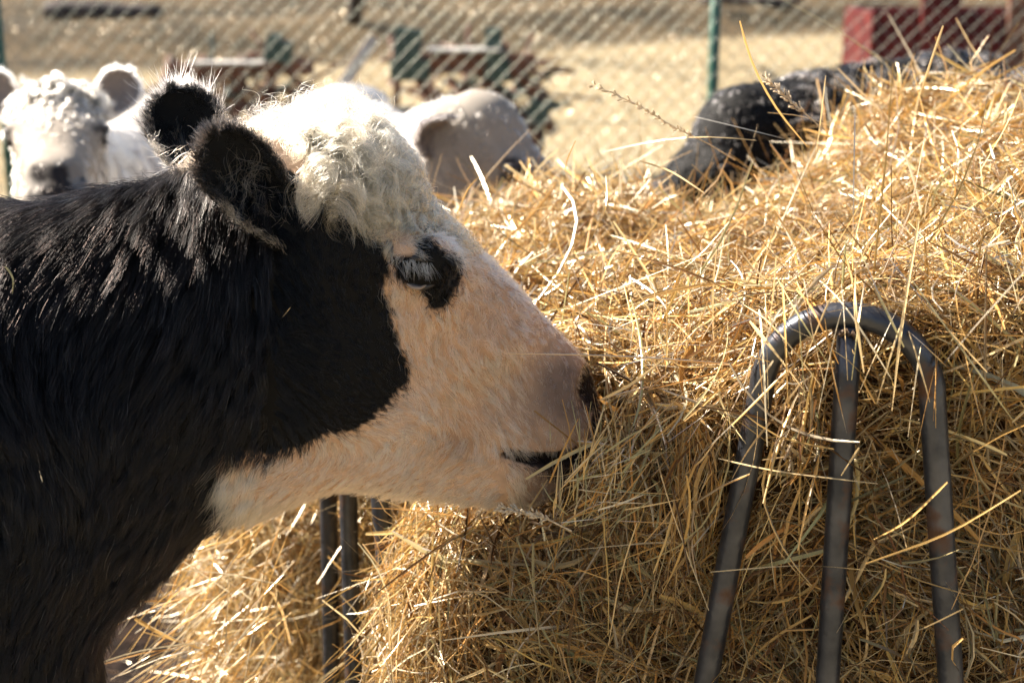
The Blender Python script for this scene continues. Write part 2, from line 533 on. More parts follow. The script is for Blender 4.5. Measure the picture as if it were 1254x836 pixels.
def cow_field(name, W, yaw, hf, neck_drop=0.0, res=.014, fine=None, legs=True, scale=1.0, crest=False):
    """W: ground point under the withers"""
    fx = np.array([math.cos(yaw), math.sin(yaw), 0]); ly = np.array([-math.sin(yaw), math.cos(yaw), 0])
    def w(x, y, z): return np.array(W) + (fx * x + ly * y + np.array([0, 0, z])) * scale
    M = np.stack([fx, ly, [0, 0, 1]])
    pts = [w(-1.6, -.4, 0), w(-1.6, .4, 0), w(.4, .4, 1.5), w(.4, -.4, 1.5), hf.to_world((.40, -.13, -.3)), hf.to_world((.40, .13, .22)), hf.to_world((-.1, 0, -.3)), hf.to_world((-.1, 0, .3))]
    lo = np.min(pts, 0) - .06; hi = np.max(pts, 0) + .06; lo[2] = -.02
    axes = []
    for a in range(3):
        if fine is None: axes.append(np.arange(lo[a], hi[a], res))
        else:
            x = lo[a]; L = []
            while x < hi[a]:
                L.append(x)
                dd = max(fine[a][0] - x, x - fine[a][1], 0)
                x += min(res, fine[a][2] + dd * .12)
            axes.append(np.array(L))
    f = Field(*axes)
    s = scale
    f.ell(w(-.62, 0, .88), np.array([.72, .31, .36]) * s, M, .05)
    f.ell(w(-.12, 0, .91), np.array([.34, .26, .36]) * s, M, .08)
    f.ell(w(-1.18, 0, .98), np.array([.36, .27, .30]) * s, M, .08)
    f.ell(w(.10, 0, .78), np.array([.20, .15, .25]) * s, M, .08)
    f.cone(w(-.25, 0, 1.19), w(-1.2, 0, 1.20), .08 * s, .08 * s, .12)
    # neck: upper and lower strands, squashed sideways
    nb = hf.to_world((*un(300, 300)[:1], 0, un(300, 300)[1])); nl = hf.to_world((*un(300, 480)[:1], 0, un(300, 480)[1]))
    lat = ly
    f.cone(w(-.12, 0, 1.07), nb, .215 * s, .100 * s, .06, lat, .66)
    f.cone(w(.02, 0, .92), nl, .24 * s, .125 * s, .06, lat, .62)
    f.cone((w(-.1, 0, 1.1) + w(.02, 0, .92)) / 2, (nb + nl) / 2, .25 * s, .14 * s, .06, lat, .66)
    if crest: f.cone(hf.to_world(lp(400, 215)), w(-.15, 0, 1.17), .10 * s, .14 * s, .08)
    if legs:
        for sd in (-1, 1):
            f.cone(w(-.03, sd * .16, .80), w(.0, sd * .15, .45), .13 * s, .060 * s, .06)
            f.cone(w(.0, sd * .15, .45), w(.02, sd * .15, .40), .060 * s, .052 * s, .03)
            f.cone(w(.02, sd * .15, .40), w(.02, sd * .15, .14), .045 * s, .034 * s, .03)
            f.cone(w(.02, sd * .15, .14), w(.05, sd * .15, .06), .042 * s, .050 * s, .03)
            f.cone(w(-1.22, sd * .15, .92), w(-1.12, sd * .19, .62), .20 * s, .13 * s, .08)
            f.cone(w(-1.12, sd * .19, .62), w(-1.40, sd * .17, .48), .11 * s, .055 * s, .06)
            f.cone(w(-1.40, sd * .17, .48), w(-1.36, sd * .16, .15), .050 * s, .036 * s, .03)
            f.cone(w(-1.36, sd * .16, .15), w(-1.32, sd * .16, .06), .042 * s, .050 * s, .03)
    add_head(f, hf)
    return f, w, M

def ortho(D, N):
    B = np.cross(D, N); B /= np.linalg.norm(B, axis=1)[:, None] + 1e-9
    return B

def make_hair(name, parent, P, N, L, DIR, lift, col, rad, K, rg, guides=900, clump=.6, amp=.0, turns=1.0, droop=0.0, wild=.15, mat=None, lockvar=0.0, cexp=1.3, jf=1.0):
    """hair strands grown in locks: each follows the curl of its nearest guide"""
    n = len(P)
    if n == 0: return None
    gi = rg.choice(n, min(guides, n), replace=False)
    kd = KDTree(len(gi))
    for a, i in enumerate(gi): kd.insert(P[i], a)
    kd.balance()
    near = np.fromiter((kd.find(p)[1] for p in P), dtype=np.int32, count=n)
    g = gi[near]
    s = np.linspace(0, 1, K)[None, :, None]
    gd = DIR + rg.normal(size=(n, 3)) * .0
    jit = rg.normal(size=(n, 3))
    D = DIR[g] + jit[g] * wild * .9 + jit * wild * .5 * jf
    D -= N * (D * N).sum(1)[:, None] * .8
    D /= np.linalg.norm(D, axis=1)[:, None] + 1e-9
    lf = lift if np.isscalar(lift) else lift[g]
    lf = np.asarray(lf) * (1 + .35 * jf * rg.normal(size=n) + .3 * rg.normal(size=n)[g]); lf = np.clip(lf, .04, 3)
    T = D + N * lf[:, None]; T /= np.linalg.norm(T, axis=1)[:, None]
    B1 = ortho(T, N); B2 = np.cross(T, B1)
    ph = rg.uniform(0, 6.28, n)[g][:, None, None] + rg.normal(size=(n, 1, 1)) * .35 * jf
    tv = (turns if np.isscalar(turns) else turns[g][:, None, None]) * (1 + .3 * rg.normal(size=n)[g][:, None, None] + .3 * jf * rg.normal(size=(n, 1, 1)))
    hand = np.where(rg.random(n)[g] < .5, -1, 1)[:, None, None]
    am = (np.full(n, amp) if np.isscalar(amp) else amp[g])[:, None, None] * (1 + .25 * rg.normal(size=n)[g][:, None, None] + .25 * jf * rg.normal(size=(n, 1, 1)))
    ang = ph + hand * tv * 2 * math.pi * s
    rise = np.minimum(1, s * 2.5)
    off = am * rise * ((np.cos(ang)) * B1[:, None, :] + (np.sin(ang)) * B2[:, None, :])
    off -= am * rise * 0
    bend = D[:, None, :] * (s ** 1.6) * (lf[:, None, None] * .6)
    X = P[:, None, :] - N[:, None, :] * .002 + L[:, None, None] * (T[:, None, :] * s + bend * .5) + off
    # gather towards the guide root
    X += (P[g] - P)[:, None, :] * (clump * s ** cexp)
    X[:, :, 2] -= (droop * L)[:, None] * (s[..., 0] ** 2)
    X += rg.normal(size=(n, 1, 3)) * (s ** 1.5) * (L[:, None, None] * .05 * jf)
    cu = bpy.data.hair_curves.new(name)
    cu.add_curves([K] * n)
    cu.position_data.foreach_set('vector', X.astype(np.float32).ravel())
    ra = cu.attributes.new('radius', 'FLOAT', 'POINT') if 'radius' not in cu.attributes else cu.attributes['radius']
    rr = (np.full(n, rad) if np.isscalar(rad) else rad)[:, None] * (1 - .75 * s[0, :, 0] ** 2)[None]
    ra.data.foreach_set('value', rr.astype(np.float32).ravel())
    ca = cu.attributes.new('col', 'FLOAT_COLOR', 'CURVE')
    if lockvar: col = col * (1 + lockvar * rg.normal(size=n)[g])[:, None].clip(.4, 1.5)
    c4 = np.ones((n, 4), np.float32); c4[:, :3] = np.clip(col, .002, .90); ca.data.foreach_set('color', c4.ravel())
    o = bpy.data.objects.new(name, cu); C.objects.link(o)
    cu.materials.append(mat or M_HAIR)
    if parent is not None: o.parent = parent
    return o

def in_view(P, m=60):
    x, y, t = proj(P)
    return (x > -m) & (x < 1254 + m) & (y > -m) & (y < 836 + m) & (t > 0)

def make_ear(parent, base, A, O, L=.16, Wd=.045, col_out=BK, col_in=BK, style='black', rg=None, hairs=5000, rad=.00022):
    """leaf shaped cupped ear. A axis direction, O opening direction"""
    A = np.array(A, float); A /= np.linalg.norm(A); O = np.array(O, float); O -= A * (A @ O); O /= np.linalg.norm(O)
    S = np.cross(A, O)
    nu, nv = 26, 17
    V = np.zeros((2, nu, nv, 3))
    for i in range(nu):
        s = i / (nu - 1)
        w = Wd * (.42 + .66 * math.sin(math.pi * .5 * min(1, s / .68)) ** 1.1) * (1 if s < .62 else math.sqrt(max(0, 1 - ((s - .62) / .38) ** 2)) * .98 + .02)
        phi = 2.1 - 1.25 * s
        for j in range(nv):
            t = (j / (nv - 1) * 2 - 1)
            a = t * phi
            rr = w / max(math.sin(min(phi, math.pi / 2)), .5)
            y = rr * math.sin(a); d = rr * (1 - math.cos(a)) * .9
            wob = .0025 * math.sin(9 * s + 3 * t)
            c = A * (s * L) + S * y + O * (d + wob) - O * (w * .55) - O * .012 * math.sin(s * 2.2)
            nrm = (-S * math.sin(a) + O * math.cos(a)); 
            th = .0035 * (1 - .5 * s)
            V[0, i, j] = c + nrm * th; V[1, i, j] = c - nrm * th
    VV = V.reshape(-1, 3) + np.array(base)
    F = []
    o1 = nu * nv
    for i in range(nu - 1):
        for j in range(nv - 1):
            a = i * nv + j
            F.append((a, a + nv, a + nv + 1, a + 1)); F.append((o1 + a, o1 + a + 1, o1 + a + nv + 1, o1 + a + nv))
        a = i * nv; F.append((a, o1 + a, o1 + a + nv, a + nv)); a = i * nv + nv - 1; F.append((a, a + nv, o1 + a + nv, o1 + a))
    for j in range(nv - 1):
        a = (nu - 1) * nv + j; F.append((a, o1 + a, o1 + a + 1, a + 1)); a = j; F.append((a, a + 1, o1 + a + 1, o1 + a))
    F = np.array(F)
    col = np.zeros((len(VV), 3)); col[:o1] = col_in; col[o1:] = col_out
    me = np_mesh('ear', VV, F, True, col)
    ear = link_mesh('ear', me, M_SKIN, parent)
    # hair: outer side, inner side, rim fringe
    Pi = V[0].reshape(-1, 3) + np.array(base); Po = V[1].reshape(-1, 3) + np.array(base)
    gi = np.arange(o1).reshape(nu, nv)
    def surf(side, n, inner):
        s = rg.random(n) ** .8 * (nu - 1.01); t = rg.random(n) * (nv - 1.01)
        i = s.astype(int); j = t.astype(int); a = (s - i)[:, None]; b = (t - j)[:, None]
        G = V[side]
        P = G[i, j] * (1 - a) * (1 - b) + G[i + 1, j] * a * (1 - b) + G[i, j + 1] * (1 - a) * b + G[i + 1, j + 1] * a * b
        Q = G[1 - 0 - 0] if False else V[1 - side]
        P2 = Q[i, j] * (1 - a) * (1 - b) + Q[i + 1, j] * a * (1 - b) + Q[i, j + 1] * (1 - a) * b + Q[i + 1, j + 1] * a * b
        N = P - P2; N /= np.linalg.norm(N, axis=1)[:, None] + 1e-9
        tt = t / (nv - 1) * 2 - 1
        return P + np.array(base), N, s / (nu - 1), tt
    P1, N1, s1, t1 = surf(1, hairs, False)
    P2, N2, s2, t2 = surf(0, hairs // 2, True)
    P3, N3, s3, t3 = surf(1, hairs // 2, False)
    jj = np.where(rg.random(len(P3)) < .5, 0, nv - 1)
    ii = np.minimum((rg.random(len(P3)) ** .7 * nu).astype(int), nu - 1)
    P3 = V[1][ii, jj] + np.array(base) + rg.normal(size=(len(P3), 3)) * .0025
    N3 = np.where((jj == 0)[:, None], -S, S) * .8 + O * .3 + rg.normal(size=(len(P3), 3)) * .25
    N3 /= np.linalg.norm(N3, axis=1)[:, None]
    P = np.concatenate([P1, P2, P3]); N = np.concatenate([N1, N2, N3])
    n1, n2, n3 = len(P1), len(P2), len(P3)
    L_ = np.concatenate([rg.uniform(.008, .020, n1), rg.uniform(.005, .013, n2), rg.uniform(.004, .012, n3)])
    if style == 'black_far':
        L_[:n1] *= np.where((rg.random(n1) < .07), 2.5, 1.1)
    col = np.zeros((n1 + n2 + n3, 3)); col[:] = BK
    if style == 'black' and hairs < 5000:
        col[:] = np.array([.02, .017, .016])
    elif style.startswith('black'):
        m = rg.random(n1) < .45; col[:n1][m] = np.array([.10, .07, .055])
        if style == 'black_far': col[:n1] = np.where((rg.random(n1) < .75)[:, None], [.62, .54, .46], [.05, .04, .04])
        st = (np.abs(t2 + .34 - .30 * s2) < .09) & (s2 < .72)
        col[n1:n1 + n2][st & (rg.random(n2) < .8)] = np.array([.50, .36, .24])
        fr = rg.random(n3); col[n1 + n2:][(fr < .75) & (jj == 0) & (ii < 15)] = np.array([.60, .46, .33]); col[n1 + n2:][fr < .12] = np.array([.30, .20, .14])
    elif style == 'grey':
        col[:] = np.array([.16, .14, .13])
    else:
        col[:] = np.array([.74, .68, .58]); col[n1:n1 + n2] = np.array([.30, .24, .20])
    D = np.tile(A, (len(P), 1)) + rg.normal(size=(len(P), 3)) * .2
    if style == 'black' and hairs > 5000:
        nl = 260; pl, nn, sl, tl = surf(0, nl, True)
        k_ = (sl < .62) & (tl > -.5)
        pl, nn = pl[k_], nn[k_]; nl = len(pl)
        make_hair('ear_hair', ear, pl, nn, rg.uniform(.018, .042, nl), np.tile(A + S * .3, (nl, 1)) + rg.normal(size=(nl, 3)) * .3, 1.0,
                  np.array([.55, .43, .33]) * rg.uniform(.5, 1.3, (nl, 1)), .00026, 14, rg, guides=nl // 3, clump=.4, amp=.004, turns=.8, wild=.4, jf=.6)
    make_hair('ear_hair', ear, P, N, L_, D, .45, col, rad, 6, rg, guides=max(60, hairs // 40), clump=.25, amp=.0012, turns=.6, wild=.35)
    return ear

M_EYE = None
def make_eye(parent, hf, sd, rg, style, lash=True):
    global M_EYE
    if M_EYE is None:
        m, nt, b, o = new_mat('eyeball'); b.inputs['Base Color'].default_value = (.012, .007, .006, 1)
        b.inputs['Roughness'].default_value = .08; M_EYE = m
    def loc(px, py, y): u, z = un(px, py, abs(y)); return hf.to_world((u, sd * y, z))
    e = MB(); e.ell(loc(514, 334, .089), np.array([.017, .017, .017]) * hf.sc, 20, 14)
    ey = e.build('eye', M_EYE, parent)
    # lids: two thick rims
    side = hf.dir_world((0, sd, 0))
    def rim(pts, r, name, mat, yy=.104):
        b = MB(); P = [loc(px, py, y_) for px, py, y_ in pts]
        P = np.array(P); t = np.linspace(0, 1, len(P)); q = np.linspace(0, 1, 18)
        P = np.stack([np.interp(q, t, P[:, k]) for k in range(3)], 1)
        for _ in range(2): P[1:-1] = (P[:-2] + P[1:-1] * 2 + P[2:]) / 4
        b.tube(P, r * np.sin(np.linspace(.35, 2.8, 18)) * hf.sc, 8); return b.build(name, mat, parent)
    mk = M_LID_DARK if style != 'white' else M_LID_DARK
    up = rim([(484, 324, .096), (496, 318, .103), (512, 315, .107), (527, 318, .106), (538, 328, .100)], .0062, 'eyelid', mk)
    lo = rim([(484, 326, .096), (492, 340, .100), (506, 350, .102), (520, 352, .101), (538, 345, .098)], .0045, 'eyelid', mk)
    if lash:
        n = 120 if lash == 'near' else 30
        t = rg.random(n)
        px = 493 + 34 * t; py = 320 - 2 * np.sin(t * 3.1)
        P = np.array([loc(a, b, .113) for a, b in zip(px, py)])
        N = np.tile(side, (n, 1)).astype(float)
        D = hf.dir_world(np.array([[.22, 0, -1.0]])) .repeat(n, 0) + rg.normal(size=(n, 3)) * .10
        colr = np.tile([.93, .92, .90], (n, 1)) if style != 'black' else np.tile(BK, (n, 1))
        make_hair('eyelashes', up, P, N, rg.uniform(.011, .023, n) * hf.sc, D, .28, colr, .00019, 7, rg, guides=60, clump=.05, wild=.20)
        if lash == 'near':       # pale lower lid rim
            rim([(497, 347, .105), (505, 352, .106), (514, 353, .105), (522, 349, .103)], .0024, 'eyelid', M_LID_PALE)
    return ey

M_LID_DARK = mottled('dark_lid', (.010, .008, .008), (.025, .02, .02), 80, .5, bump=.3)
M_LID_PALE = mottled('pale_lid', (.22, .16, .12), (.30, .23, .18), 80, .5, bump=.3)
M_HOOF = mottled('hoof', (.03, .025, .02), (.08, .06, .045), 30, .6)

def make_cow(label, W, yaw, hf, style, seed, n_coat, near=False, res=.014, fine=None, rad=.0004, ears=None, bscale=1.0, curls=True, group='cattle around the hay feeder'):
    rg = np.random.default_rng(seed)
    root = empty('cow', W, yaw)
    WORLD_ROOTS.add(root.name)
    tag(root, label, 'cow', group)
    f, w, M = cow_field('cow', W, yaw, hf, res=res, fine=fine, scale=bscale, crest=(style == 'black'))
    V, F = f.mesh()
    N = normals(V, F)
    # make sure normals face outwards
    cen = w(-.6, 0, .88)
    bs = bscale
    sel = np.linalg.norm(V - cen, axis=1) < .5
    if ((V[sel] - cen) * N[sel]).sum() < 0: F = F[:, ::-1].copy(); N = -N
    V = V + N * (snoise(V, 6, seed) * .0025)[:, None]
    def colour(P, jit=None):
        q = hf.to_local(P)
        isb = np.zeros(len(P))
        hc = head_color(q, style, jit)
        px, py = head_px(q)
        hm = (px > 255) & (np.abs(q[:, 1]) < .17) & (q[:, 0] < .5) & (q[:, 2] > -.35) & (q[:, 2] < .35) & (q[:, 0] > -.2)
        if style == 'white':
            bc = np.tile(np.array([.44, .41, .37]), (len(P), 1)); hm = hm & (px > 300)
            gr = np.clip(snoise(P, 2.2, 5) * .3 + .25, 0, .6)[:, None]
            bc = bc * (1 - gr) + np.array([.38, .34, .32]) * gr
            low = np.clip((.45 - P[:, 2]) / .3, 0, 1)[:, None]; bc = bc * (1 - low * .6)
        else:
            bc = np.tile(BK, (len(P), 1))
        return np.where(hm[:, None], hc, bc)
    col = colour(V) * (np.array([.66, .54, .47]) if near else .8)  # near cow's skin is darkened to paint shade into the coat's gaps
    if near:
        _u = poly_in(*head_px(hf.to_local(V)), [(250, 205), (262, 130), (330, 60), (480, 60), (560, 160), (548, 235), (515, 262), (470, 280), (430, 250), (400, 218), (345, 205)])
        col[_u] *= .38  # darker again under the forelock: painted shade between the locks
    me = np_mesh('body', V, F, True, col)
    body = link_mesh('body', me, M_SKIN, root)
    inv = root.matrix_basis.inverted()
    # ---------------- coat
    vis = in_view(V, 90)
    wgt = np.where(vis, 1.0, .10)
    to_cam = CAM - V; facing = (N * to_cam).sum(1) > -.15 * np.linalg.norm(to_cam, axis=1)
    wgt = np.where(facing, wgt, wgt * .35)
    P, Nn = sample(V, F, N, n_coat, rg, wgt)
    x_, y_, t_ = proj(P)
    far = ~in_view(P, 90)
    q = hf.to_local(P); px, py = head_px(q)
    face = (px > 330) & (np.abs(q[:, 1]) < .17)
    jit = rg.normal(size=(len(P), 2)) * (3.6 if near else 4)
    cc = colour(P, jit)
    # region measures
    fore = np.zeros(len(P), bool)
    FORE = [(250, 205), (262, 130), (330, 60), (480, 60), (560, 160), (560, 205), (560, 245), (592, 300), (572, 306), (545, 292), (522, 284), (500, 285), (470, 292), (430, 250), (400, 218), (345, 205)]
    fore = poly_in(px, py, FORE)
    upz = np.clip((P[:, 2] - (W[2] + 1.05)) / .25, 0, 1)
    L = np.where(face, .017, .040)
    if style == 'black': L = np.where(face, L * 2.8, L * 2.1)
    L = np.where(face & (px > 640), .009, L)
    tr = np.clip((px - 250) / 130, 0, 1); L = np.where(px < 380, .034 * (1 - tr) + .016 * tr, L)
    L = np.where(face & (cc.mean(1) < .05) & (px > 380), .010, L)
    L = L * rg.uniform(.7, 1.25, len(P))
    L = np.where(~face, L * (1 + .5 * upz), L)
    # flow in head px space for the face, downwards and back for the body
    nz1 = snoise(P, 5, seed + 1); nz2 = snoise(P, 9, seed + 2)
    fu = .55 + .45 * nz1; fz = -.8 + .35 * nz2
    nose = np.clip((px - 600) / 80, 0, 1)
    fu = fu * (1 - nose) + (.1) * nose; fz = fz * (1 - nose) - .8 * nose
    jaw = np.clip((py - 520) / 50, 0, 1) * (px < 620)
    fu = fu * (1 - jaw) + (-.9 + .25 * nz1) * jaw; fz = fz * (1 - jaw) + (-.35) * jaw
    Dh = hf.dir_world(np.stack([fu, np.zeros_like(fu), fz], 1))
    Db = np.tile(-M[0] * .35 + np.array([0, 0, -1.0]), (len(P), 1)) + vnoise(P, 2.4, seed + 5) * .42
    D = np.where(face[:, None], Dh, Db)
    # variation of colour per strand
    cc = cc * rg.uniform(.82, 1.12, (len(P), 1))
    blackish = cc.mean(1) < .05
    br = blackish & ~face & (rg.random(len(P)) < .25); cc[br] = np.array([.012, .008, .007]) 
    gy = blackish & ~face & (rg.random(len(P)) < .006); cc[gy] = np.array([.35, .31, .28])
    if style == 'black':
        g2_ = (snoise(P, 7, 61) > .45) & (rg.random(len(P)) < .6); cc[g2_] = np.array([.11, .10, .10])  # grey locks paint highlights onto the black coat
    tuftz = blackish & (px < 350) & (py < 230)
    tf = tuftz & (px > 235) & (rg.random(len(P)) < .16); cc[tf] = np.array([.40, .33, .28])
    slit = poly_in(px, py, [(489, 319), (500, 316), (532, 316), (534, 350), (500, 350)])
    sel = (~fore | (not curls)) & ~(slit & (style != 'white'))
    radv = np.where(far, rad * 2.2, rad) * (1.7 if style == 'black' else 1)
    short = sel & face
    make_hair('coat', body, P[short], Nn[short], L[short], D[short], .40 if near else .3, cc[short], radv[short], 5, rg, guides=int(short.sum() / (20 if near else 14)), clump=.60, amp=(.0006 + .0024 * gauss(px, py, 565, 330, 75))[short] if near else .002, turns=.8, wild=.17, lockvar=.16 if near else .05, cexp=.8)
    longh = sel & ~face
    waves = .35 + .2 * snoise(P, 4, seed + 9)
    make_hair('coat', body, P[longh], Nn[longh], L[longh], D[longh], np.where(upz > .35, .55, .26)[longh], cc[longh], radv[longh], 7, rg,
              guides=int(longh.sum() / (90 if style == 'black' else 40)), clump=.80 if style == 'black' else .42, amp=.0022 if near else (.011 if style == 'black' else .005), turns=.7, droop=.12, wild=.13, cexp=.9, jf=.6)
    # ---------------- forelock curls
    wf = poly_in(*head_px(hf.to_local(V)), FORE).astype(float)
    if not near: wf *= 1
    nf = 34000 if near else 9000
    wf = wf * np.where((N * to_cam).sum(1) > -.25 * np.linalg.norm(to_cam, axis=1), 1, .3)
    if wf.sum() > 5 and curls:
        P, Nn = sample(V, F, N, nf, rg, wf)
        q = hf.to_local(P); px, py = head_px(q)
        kp = ~(((px < 372) & (np.abs(q[:, 1]) > .045) & (py > 150)) | ((px < 350) & (q[:, 1] < .01) & (py > 160) & near)); P, Nn, q, px, py = P[kp], Nn[kp], q[kp], px[kp], py[kp]; nf = len(P)
        cc = head_color(q, style, rg.normal(size=(nf, 2)) * 8) * rg.uniform(.85, 1.12, (nf, 1))
        if style == 'black_cream':
            cc = np.where(((cc.mean(1) < .05) & (py < 215) & (rg.random(nf) < .8))[:, None], np.array([.60, .50, .40]), cc)
            cc = np.where(((px < 300))[:, None], np.array([.42, .33, .27]) * rg.uniform(.3, 1.4, (nf, 1)), cc)
        cc = cc * (1 + .16 * snoise(P, 45, 91))[:, None] * (np.array([.86, .72, .57]) if near else 1.0)
        low = np.clip((py - 205) / 60, 0, 1)
        front = np.clip((px - 405) / 95, 0, 1)
        Lf = (.052 * (1 - low) + .040 * low) * (1 - .52 * front) * rg.uniform(.7, 1.15, nf)
        amp = .0085 * (1 - low) + .0055 * low
        D = hf.dir_world(np.stack([.55 + .35 * snoise(P, 7, 4), .5 * snoise(P, 8, 6), -.75 + .5 * snoise(P, 7, 8)], 1))
        lift = (.80 * (1 - low) + .25 * low) * (1 - .78 * front)
        make_hair('forelock', body, P, Nn, Lf, D, lift, cc, rad * 1.15, 20, rg, guides=460 if near else 150, cexp=.45, lockvar=.16, jf=.24, clump=.90, amp=amp, turns=1.7 * (1 - low) + .95 * low, droop=.25, wild=.45)
        if near:        # loose single curls standing off the topknot
            n1 = 6500; i1 = rg.choice(nf, n1, replace=False)
            make_hair('forelock', body, P[i1], Nn[i1], Lf[i1] * rg.uniform(.7, 1.15, n1), D[i1], lift[i1] * 1.1 + .05, cc[i1] * 1.05, .00032, 30, rg, guides=n1 // 3, clump=.3, amp=rg.uniform(.004, .008, n1),
                      turns=rg.uniform(1.3, 2.4, n1), droop=.1, wild=.5, jf=.4)
    # ---------------- ears, eyes, hooves, tail
    side_eye = {'near': -1}
    make_eye(root, hf, -1, rg, style, 'near' if near else 'far'); make_eye(root, hf, 1, rg, style, 'far')
    for e in (ears or []):
        make_ear(root, **e, rg=rg)
    for x0, h in ((.06, -1), (.06, 1), (-1.31, -1), (-1.31, 1)):
        b = MB()
        for k in (-1, 1):
            c0 = w(x0, h * .155 + k * .022, 0)
            b.tube([c0 + [0, 0, .001], c0 + [0, 0, .03], c0 + [0, 0, .065]], [.036, .032, .026], 12)
        b.build('hoof', M_HOOF, root)
    tb = w(-1.50, 0, 1.12)
    Pt = [tb + M[0] * .06, tb - M[0] * .04 + [0, 0, -.06], tb - M[0] * .07 + [0, 0, -.3], tb - M[0] * .05 + [0, 0, -.6], tb - M[0] * .05 + [0, 0, -.8]]
    b = MB(); b.tube(Pt, [.035, .03, .02, .016, .03], 10)
    me_t = b.build('tail', M_TAILB if style != 'white' else M_TAILW, root)
    return root

M_TAILB = mottled('black_tail', (.01, .008, .008), (.02, .016, .015), 40, .6)
M_TAILW = mottled('cream_tail', (.5, .45, .38), (.65, .6, .5), 40, .7)
#@@SPLIT@@
# ------------------------------------------------------------------ the ground
rgG = np.random.default_rng(5)
def terrain_h(X, Y):
    foot = 27 + 7.5 * np.tanh(X / 7.0) - 6 * (X < -20)
    r = np.maximum(Y - foot, 0)
    h = .13 * r * (1 - np.exp(-r / 4)) * np.exp(-np.maximum(Y - 150, 0) / 400) + .35 * np.exp(-((Y - foot - 3) / 2.2) ** 2)
    return h
def make_ground():
    ys = np.concatenate([np.arange(-12, 1, 1.0), np.arange(1, 7, .035), np.arange(7, 60, .35), np.geomspace(60, 900, 60)])
    xs = np.concatenate([-np.geomspace(900, 12, 40), np.arange(-12, -2.2, .25), np.arange(-2.2, 2.2, .035), np.arange(2.2, 12, .25), np.geomspace(12, 900, 40)])
    X, Y = np.meshgrid(xs, ys, indexing='ij')
    Z = terrain_h(X, Y)
    P = np.stack([X.ravel(), Y.ravel(), np.zeros(X.size)], 1)
    near = np.exp(-np.maximum(Y.ravel() - 5.2, 0) ** 2 / .5) * (Y.ravel() > .5)
    Z = Z.ravel() + near * (.020 * snoise(P, 2.2, 3) + .014 * snoise(P, 6, 4) + .008 * snoise(P, 14, 8)) + .03 * snoise(P, .4, 9) * np.clip((Y.ravel() - 7) / 5, 0, 1)
    P[:, 2] = Z - .03
    nx, ny = len(xs), len(ys)
    a = (np.arange(nx - 1)[:, None] * ny + np.arange(ny - 1)[None]).ravel()
    F = np.stack([a, a + ny, a + ny + 1, a + 1], 1)
    me = np_mesh('ground', P, F)
    m, nt, b, o = new_mat('ground_cover')
    tc = nt.nodes.new('ShaderNodeTexCoord'); sep = nt.nodes.new('ShaderNodeSeparateXYZ'); nt.links.new(tc.outputs['Object'], sep.inputs[0])
    def mr(sock, lo, hi):
        n = nt.nodes.new('ShaderNodeMapRange'); n.inputs[1].default_value = lo; n.inputs[2].default_value = hi; nt.links.new(sock, n.inputs[0]); n.interpolation_type = 'SMOOTHSTEP'; return n.outputs[0]
    def mth(op, a, b=None):
        n = nt.nodes.new('ShaderNodeMath'); n.operation = op
        for i, v in enumerate((a, b)):
            if v is None: continue
            if hasattr(v, 'links'): nt.links.new(v, n.inputs[i])
            else: n.inputs[i].default_value = v
        return n.outputs[0]
    mud, mn = noise_col(nt, 9, (.007, .004, .003), (.032, .018, .012), .38, .70, 9)
    fld, fn = noise_col(nt, 1.3, (.22, .175, .105), (.31, .25, .15), .3, .7, 8)
    fld2, _ = noise_col(nt, 9, (.16, .135, .075), (.30, .24, .145), .3, .75, 6)
    bank, bn = noise_col(nt, .38, (.018, .015, .008), (.12, .085, .045), .42, .60, 9)
    bank2, _ = noise_col(nt, 2.6, (.020, .018, .009), (.12, .085, .048), .38, .66, 6)
    n1, _n = noise_col(nt, .35, (0, 0, 0), (1, 1, 1), .3, .7, 4)
    fieldc = mix_col(nt, fld.outputs[0], fld2.outputs[0], .45)
    bankc = mix_col(nt, bank.outputs[0], bank2.outputs[0], .5)
    yj = mth('ADD', sep.outputs[1], mth('MULTIPLY', _n.outputs['Fac'], 1.6))
    c = mix_col(nt, mud.outputs[0], fieldc, mr(yj, 5.6, 7.2))
    foot = mth('ADD', mth('MULTIPLY', mth('TANH', mth('MULTIPLY', sep.outputs[0], 1 / 7.0)), 7.5), 27.0)
    rel = mth('SUBTRACT', yj, foot)
    c = mix_col(nt, c, bankc, mr(rel, -.8, 1.2))
    band = mth('MULTIPLY', mr(rel, 9.0, 10.2), mth('SUBTRACT', 1.0, mr(rel, 12.0, 13.5)))
    c = mix_col(nt, c, (.50, .35, .20), band)
    bouncec, _s = noise_col(nt, 14, (.11, .09, .055), (.33, .27, .17), .3, .6, 9)  # pale straw ground out of view, added to bounce light up onto the face
    c = mix_col(nt, bouncec.outputs[0], c, mr(yj, 2.0, 2.9))
    nt.links.new(c, b.inputs['Base Color'])
    b.inputs['Specular IOR Level'].default_value = .12
    b.inputs['Roughness'].default_value = .85
    bn2, bnn = noise_col(nt, 35, (0, 0, 0), (1, 1, 1), .3, .7, 8)
    add_bump(nt, b, bnn.outputs['Fac'], .8, .02)
    g = link_mesh('ground', me, m); tag(g, kind='structure')
make_ground()

